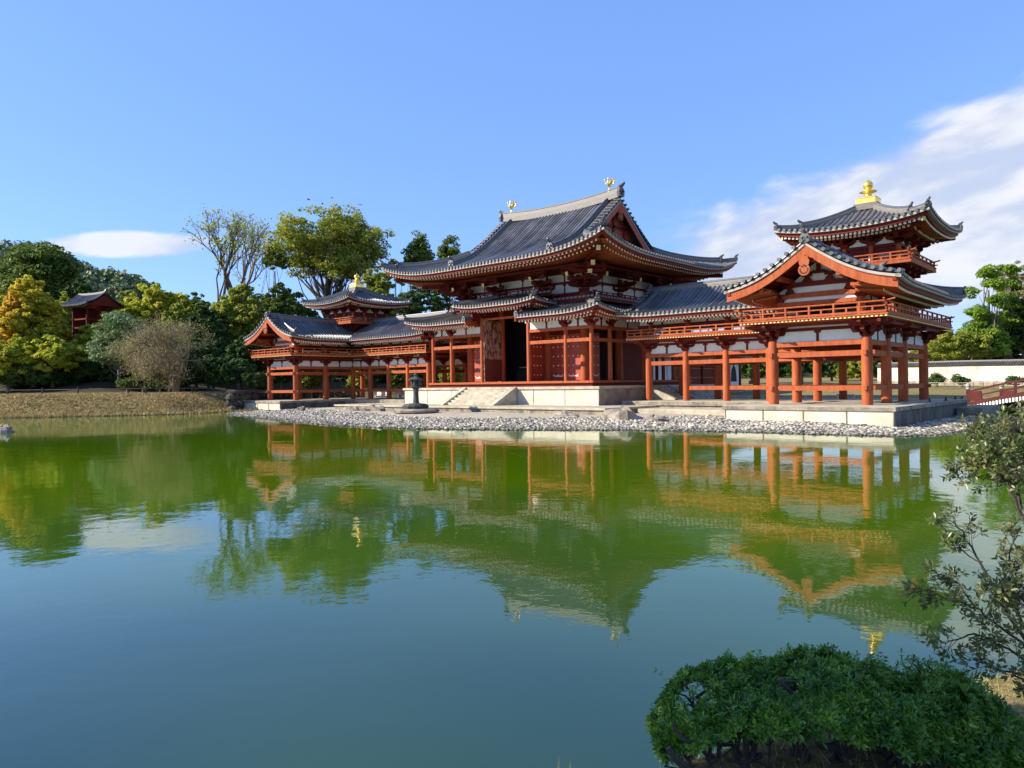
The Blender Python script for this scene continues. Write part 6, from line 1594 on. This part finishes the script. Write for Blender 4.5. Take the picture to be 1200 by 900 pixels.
# stems: gnarled, several from the ground, forking to the crown
def twist(p, q, r0, r1, rs, k=7, w=.035):
    p = np.array(p, float); q = np.array(q, float); out = []
    off = np.cumsum(rs.normal(size=(k+1, 3))*w*np.linalg.norm(q-p), axis=0); off -= off[0]+(off[-1]-off[0])*np.linspace(0, 1, k+1)[:, None]
    for i in range(k+1): out.append(p+(q-p)*i/k+off[i]*1.0)
    rr = [r0+(r1-r0)*i/k for i in range(k+1)]; rr = [r*(1+rs.uniform(-.12, .18)) for r in rr]
    return out, rr
def gp(a, c, z): p = bc+CR*a+np.array([CF[0], CF[1], 0])*c; return np.array([p[0], p[1], z])
for (a0_, c0_, r0_, kids) in ((-.50, .02, .022, 5), (-.36, -.06, .026, 6), (-.20, .05, .020, 5), (-.05, -.03, .034, 7), (.12, .06, .028, 6), (.26, -.05, .030, 6), (.42, .04, .026, 6), (.58, -.02, .024, 5), (-.60, .05, .018, 3)):
    g = G(); base = gp(a0_+rs.uniform(-.03, .03), c0_, gz-.12); fork = gp(a0_+rs.uniform(-.10, .10), c0_+rs.uniform(-.05, .05), gz+rs.uniform(.06, .14))
    p, r_ = twist(base, fork, r0_, r0_*.8, rs, 5, .10); g.tube(p, r_, 8)
    for k in range(kids):
        ta = np.clip(a0_+rs.uniform(-.22, .22), -.68, .72); tc2 = rs.uniform(-.30, .30); t1, t0 = topz(np.array(ta), np.array(tc2))
        tip = gp(ta, tc2, float(t0+(t1-t0)*rs.uniform(.05, .5))); p, r_ = twist(fork, tip, r0_*.55, r0_*.16, rs, 7, .12); g.tube(p, r_, 6)
        for m__ in range(3):
            i = rs.randint(2, 6); ta2 = ta+rs.uniform(-.12, .12); t1, t0 = topz(np.array(np.clip(ta2, -.7, .74)), np.array(tc2)); q_ = gp(ta2, tc2+rs.uniform(-.12, .12), float(t0+(t1-t0)*rs.uniform(0, .6)))
            p2, r2 = twist(p[i], q_, r0_*.2, r0_*.06, rs, 5, .12); g.tube(p2, r2, 4)
    g.build('stem', BARKD, bush, smooth=True)
# the low looping branch on the left side
g = G(); g.tube([at(788, 848, 2.75), at(800, 866, 2.74), at(818, 873, 2.75), at(838, 870, 2.78), at(850, 850, 2.85)], [.006, .008, .009, .010, .012], 6); g.tube([at(783, 876, 2.7), at(790, 888, 2.7), at(815, 908, 2.75)], [.010, .014, .018], 7); g.build('stem', BARKD, bush, smooth=True)

# taller open shrub reaching in from the right edge
rs = np.random.RandomState(77)
sh = thing('open_shrub', tuple(float(v) for v in at(1250, 900, 2.9)), 'open twiggy shrub with small bronze green leaves leaning in from the right edge', 'shrub')
sorg = origin(sh)
g = G(); tipsP = []; tipsD = []
def limb(pts, r0, r1, dens, spread=.05, lv=0, leafy=(0.3, 1.0)):
    P_ = np.array(pts, float); k = len(P_)
    # subdivide smoothly
    tt = np.linspace(0, k-1, (k-1)*4+1); Q = np.stack([np.interp(tt, range(k), P_[:, j]) for j in range(3)], -1); Q[1:-1] = (Q[:-2]+Q[1:-1]*2+Q[2:])/4; Q += rs.normal(size=Q.shape)*.004
    rr = np.linspace(r0, r1, len(Q)); g.tube(Q, list(rr), 6 if lv == 0 else 4)
    for i in range(int(dens)):
        f = rs.uniform(*leafy)*(len(Q)-1); j = min(int(f), len(Q)-2); p = Q[j]+(Q[j+1]-Q[j])*(f-j); d = Q[j+1]-Q[j]; d /= np.linalg.norm(d)
        v = rs.normal(size=3); v -= d*(v@d); v /= np.linalg.norm(v); nd = d*.8+v*.75+np.array([0, 0, .25]); nd /= np.linalg.norm(nd); L = spread*rs.uniform(.6, 1.6)
        e = p+nd*L; m_ = p+nd*L*.5+rs.normal(size=3)*L*.06; g.tube([p, m_, e], [max(.0012, r1*.7), .0012, .0009], 3)
        for q_, dd in ((e, nd), (p+nd*L*.72, nd+v*.3)):
            tipsP.append(q_); tipsD.append(dd)
        for s_ in range(2):
            v2 = rs.normal(size=3); v2 -= nd*(v2@nd); v2 /= np.linalg.norm(v2); e2 = p+nd*L*.5+(nd*.7+v2*.7)*L*.5; g.tube([p+nd*L*.5, e2], [.001, .0008], 3); tipsP.append(e2); tipsD.append(nd+v2)
F_ = lambda px, py, d: at(px, py, d)
# upper mass
limb([F_(1262, 760, 2.9), F_(1225, 660, 2.95), F_(1196, 596, 3.0), F_(1178, 560, 3.05), F_(1150, 540, 3.1), F_(1122, 545, 3.15)], .012, .002, 16, .07, 0, (.45, 1))
limb([F_(1196, 596, 3.0), F_(1190, 560, 3.0), F_(1186, 525, 3.05), F_(1180, 500, 3.05)], .007, .002, 27, .09, 0, (.2, 1))
limb([F_(1190, 560, 3.0), F_(1165, 525, 3.1), F_(1148, 510, 3.15)], .005, .002, 24, .08, 0, (.1, 1))
limb([F_(1225, 660, 2.95), F_(1215, 590, 2.95), F_(1208, 530, 2.95), F_(1200, 500, 2.95)], .008, .002, 33, .10, 0, (.25, 1))
limb([F_(1186, 545, 3.05), F_(1170, 545, 3.1), F_(1152, 562, 3.12), F_(1140, 556, 3.12)], .004, .0015, 18, .07, 0, (.1, 1))
limb([F_(1215, 590, 2.95), F_(1196, 560, 2.9), F_(1180, 540, 2.9), F_(1170, 520, 2.9)], .005, .002, 28, .09, 0, (.1, 1))
# lower fan
limb([F_(1262, 860, 2.7), F_(1215, 770, 2.72), F_(1180, 720, 2.75), F_(1150, 660, 2.8), F_(1128, 622, 2.85), F_(1116, 610, 2.85)], .009, .0015, 9, .06, 0, (.35, 1))
limb([F_(1180, 720, 2.75), F_(1175, 680, 2.7), F_(1185, 640, 2.65), F_(1196, 615, 2.65)], .005, .0015, 8, .06, 0, (.2, 1))
limb([F_(1215, 770, 2.72), F_(1180, 740, 2.7), F_(1145, 715, 2.7), F_(1110, 700, 2.72), F_(1085, 696, 2.72)], .006, .0012, 21, .06, 0, (.2, 1))
limb([F_(1215, 770, 2.72), F_(1196, 720, 2.65), F_(1188, 690, 2.6), F_(1192, 665, 2.6)], .006, .0015, 24, .07, 0, (.15, 1))
limb([F_(1235, 800, 2.7), F_(1190, 765, 2.65), F_(1150, 745, 2.65), F_(1120, 748, 2.65), F_(1104, 755, 2.65)], .006, .0012, 18, .055, 0, (.2, 1))
limb([F_(1245, 830, 2.65), F_(1200, 795, 2.6), F_(1165, 780, 2.6), F_(1135, 772, 2.6)], .006, .0012, 17, .055, 0, (.2, 1))
limb([F_(1240, 780, 2.6), F_(1212, 730, 2.55), F_(1198, 700, 2.55), F_(1180, 690, 2.55), F_(1160, 700, 2.55)], .006, .0015, 28, .06, 0, (.15, 1))
limb([F_(1150, 660, 2.8), F_(1120, 640, 2.85), F_(1105, 618, 2.85)], .003, .001, 6, .04, 0, (.3, 1))
limb([F_(1145, 715, 2.7), F_(1120, 680, 2.72), F_(1092, 668, 2.75)], .003, .001, 7, .045, 0, (.3, 1))
g.build('branches', BARKD, sh, smooth=True)
link('foliage', rosettes(np.array(tipsP), np.array(tipsD), .027, L_SHRUB, rs, k=(3, 6), wid=.42, origin_=sorg, tilt=(.2, 1.1)), sh)

# grass on the near bank, and two blades that reach into the frame
rs = np.random.RandomState(9); n = 16000
X0 = rs.uniform(30.2, 35.5, n); Y0 = rs.uniform(-36, -29.5, n); D0 = sdist(X0, Y0, POND); ok = (D0 > .12) & (rs.rand(n) < .9)
X0, Y0 = X0[ok], Y0[ok]; Z0 = ground_z(X0, Y0); n = len(X0); h = rs.uniform(.03, .08, n)
a = rs.uniform(0, 6.28, n); wv = np.stack([np.cos(a), np.sin(a), 0*a], -1)*.0022; ln = np.stack([rs.normal(size=n)*.35, rs.normal(size=n)*.35, np.ones(n)], -1)*h[:, None]
b0_ = np.stack([X0, Y0, Z0-.01], -1); V = np.stack([b0_-wv, b0_+wv, b0_+ln+wv*.2, b0_+ln-wv*.2], 1).reshape(-1, 3)
L_GR = leafmat('dry_bank_grass', [(.22, .26, .06), (.42, .42, .12), (.60, .54, .22)], .35, nscale=2)
tag(link('grass', mesh_np('grass', V, np.arange(n*4).reshape(n, 4), L_GR)), kind='stuff', label='short dry grass on the near bank under the azalea')
L_BL = leafmat('pale_grass_blade', [(.35, .42, .14), (.50, .55, .22)], .3)
for i, (px, py, tip, w_, lb) in enumerate(((649, 910, (655, 886), .0035, 'single thin pale grass blade at the bottom edge, left one'), (664, 912, (668, 892), .005, 'wider pale grass blade at the bottom edge, right one'))):
    a = at(px, 940, 2.6); b = at(tip[0], tip[1], 2.62); m_ = (a+b)/2+CR*.004; g = G()
    vs = []; 
    for p, ww in ((a, w_), (m_, w_), (a+(b-a)*.85+CR*.002, w_*.8), (b, .0006)): vs += [p-CR*ww, p+CF*.0015, p+CR*ww]
    g.add(vs, [(i_*3+k, i_*3+k+1, (i_+1)*3+k+1, (i_+1)*3+k) for i_ in range(3) for k in range(2)])
    tag(g.build('grass_blade', L_BL), lb, 'grass blade')

# ================================================================== small things
def rail_fence(name, a, b, z0, z1, n, m, label, rails=2):
    a = np.array(a, float); b = np.array(b, float); r = thing(name, (float(a[0]), float(a[1]), z0), label, 'fence')
    for i in range(n+1): p = a+(b-a)*i/n; G().cb((p[0], p[1], (z0+z1)/2), (.06, .06, z1-z0)).build('post', m, r)
    for k in range(rails): z = z1-.04-(z1-z0-.1)*k/max(1, rails-.4); G().bar((*a, z), (*b, z), .05, .07).build('rail', m, r)
    return r
rail_fence('low_fence', (10.2, 7.3), (19.0, 7.3), .84, 1.02, 10, WHITE, 'long low white rail on the floor behind the right wing columns')
rail_fence('low_fence', tuple(at(981, 460, 44)[:2]), tuple(at(1001, 460, 43)[:2]), .35, 1.05, 2, WHITE, 'small white fence panel with three rails on the lawn behind the right wing', 3)
for i, (p0, p1, lb) in enumerate((((-24.6, 7.3), (-21.3, 7.3), 'left white slatted barrier behind the far left wing'), ((-20.4, 7.3), (-18.2, 7.3), 'right white slatted barrier behind the far left wing'))):
    r = rail_fence('low_barrier', p0, p1, .83, 1.35, 3, WHITE, lb)
    g = G(); g.bar((*p0, 1.22), (*p1, 1.22), .03, .2); g.build('board', WHITE, r)
for i, (x, y) in enumerate(((24.9, 1.6), (25.1, 3.9), (24.9, 5.0), (25.0, 6.6), (25.1, 7.7))):
    p = thing('marker_post', (x, y, .83), ('black floor marker on the right podium closest to the pond', 'second black floor marker from the pond on the right podium', 'middle one of five black floor markers on the right podium', 'fourth black floor marker from the pond on the right podium', 'black floor marker on the right podium farthest from the pond')[i], 'marker', 'black markers on the right podium'); G().cyl(x, y, .83, .86, .09, n=10).build('foot', BLK, p); G().cyl(x, y, .86, 1.0, .035, n=8).build('stub', BLK, p)
for i, (px, py) in enumerate(((362, 234), (378, 239), (389, 232), (422, 240))):
    p = at(px, py, 120); g = G(); s_ = .32; a = .6*i+.4; f = np.array([math.cos(a), math.sin(a), 0]); t_ = np.array([-f[1], f[0], 0]); u_ = np.array([0, 0, 1.])
    g.tube([p-f*s_*.7, p, p+f*s_*.7], [.02, .07, .02], 6)
    for sd_ in (-1, 1): g.add([p+f*.1, p+t_*sd_*s_*.8+u_*.16+f*.05, p+t_*sd_*s_*1.6+u_*.02-f*.12, p-f*.14, p+f*.1-u_*.02, p+t_*sd_*s_*.8+u_*.14+f*.05, p-f*.14-u_*.02], [(0, 1, 3), (1, 2, 3), (4, 6, 5), (5, 6, 2)])
    tag(g.build('flying_bird', BLK), ('leftmost tiny dark bird in the sky', 'second tiny dark bird from the left, lowest of the left three', 'highest tiny dark bird above the tall yellowing tree', 'rightmost tiny dark bird in the sky')[i], 'bird', 'birds over the left trees')

# fuller maples and the shaded feet of the left trees
for i, (px, d, pt, pb, hw, mm, lb) in enumerate((
    (62, 71, 392, 452, 42, L_YELLOW, 'broad yellow green maple skirt left of the grey green pine'),
    (-10, 80, 340, 450, 60, L_ORANGE, 'second orange maple crown at the very left edge, behind'),
    (78, 92, 338, 440, 20, L_OLIVE, 'narrow green tree behind the left side of the red pavilion'))):
    T('maple_tree', px, d, pt, pb, hw, mm, lb, 130+i, ncl=200, per=105, leaf=.26)
for i, (px, d, pt, hw) in enumerate(((215, 69, 418, 26), (250, 69, 412, 24), (280, 68, 420, 22), (300, 67, 436, 16))):
    T('evergreen_shrub', px, d, pt, 458, hw, L_DARK, ('dark low evergreen touching the right side of the brown bare tree', 'dark low evergreen midway between brown bare tree and far left gable', 'dark low evergreen just left of the far left gable', 'smallest dark evergreen right beside the far left wing corner column')[i], 140+i, ncl=110, per=100, leaf=.24, group='dark evergreens beside the far left wing', lobes=3)
# dark rubble revetment where the bank meets the islet
rv = thing('rubble_wall', (-24.5, -2.0, 0), 'dark shaded rubble retaining wall between left bank and far podium', 'retaining wall')
rs = np.random.RandomState(3)
line = resample([(-23.6, -7.2), (-25.4, -4.4), (-27.8, -.8), (-29.0, 3.4), (-26.6, 5.2), (-24.6, 5.4)], .62)
g = G()
for i, p in enumerate(line):
    for k in range(3):
        g.ell((p[0]+rs.normal()*.08, p[1]+rs.normal()*.08, .15+k*.52+rs.normal()*.05), (.42*rs.uniform(.8, 1.2), .36, .33*rs.uniform(.8, 1.15)), 8, 5)
g.build('rubble_stones', RUBB, rv)
g = G()
for a_, b_ in zip(line[:-1], line[1:]): g.bar((a_[0], a_[1], 1.62), (b_[0], b_[1], 1.62), .8, .16)
g.build('coping_stones', RUBB, rv)

# dry tufts on the left bank and low plants along the wall
rs = np.random.RandomState(15); n = 120000
X0 = rs.uniform(-50, -19.5, n); Y0 = rs.uniform(-34, 0, n); D0 = sdist(X0, Y0, POND); ok = (D0 > .05) & (D0 < 7.5) & (-X0-0.25*Y0 > 22.4)
X0, Y0 = X0[ok][:42000], Y0[ok][:42000]; Z0 = ground_z(X0, Y0); n = len(X0); h = rs.uniform(.04, .16, n)*(1+.5*(D0[ok][:n] < .5))
a = rs.uniform(0, 6.28, n); wv = np.stack([np.cos(a), np.sin(a), 0*a], -1)*rs.uniform(.02, .06, (n, 1)); ln = np.stack([rs.normal(size=n)*.5, rs.normal(size=n)*.5, np.ones(n)], -1)*h[:, None]
b0_ = np.stack([X0, Y0, Z0-.02], -1); V = np.stack([b0_-wv, b0_+wv, b0_+ln+wv*.5, b0_+ln-wv*.5], 1).reshape(-1, 3)
L_TUFT = leafmat('dry_bank_tufts', [(.13, .12, .035), (.28, .21, .08), (.40, .29, .12), (.46, .35, .16)], .3, nscale=.5)
tag(link('bank_grass', mesh_np('bank_grass', V, np.arange(n*4).reshape(n, 4), L_TUFT)), kind='stuff', label='dry tan grass tufts on the sloping left bank')
for i, (px, d, pt, hw, lb) in enumerate(((1098, 68, 438, 9, 'low shrub at the wall foot nearest the right wing'), (1126, 66, 441, 10, 'low shrub midway along the white wall foot'), (1190, 61, 442, 9, 'low shrub at the wall foot above the bridge'))):
    T('low_shrub', px, d, pt, 452, hw, L_DARK, lb, 160+i, ncl=24, per=60, leaf=.14, lobes=2, cr=.3)

T('maple_tree', 104, 75, 378, 440, 22, L_YELLOW, 'small yellow green maple in front of the lower walls of the red pavilion', 171, ncl=90, per=95, leaf=.22)
T('broadleaf_tree', 150, 96, 336, 430, 26, L_OLIVE, 'olive green tree just right of the red pavilion roof', 172, ncl=110, per=95, leaf=.28)
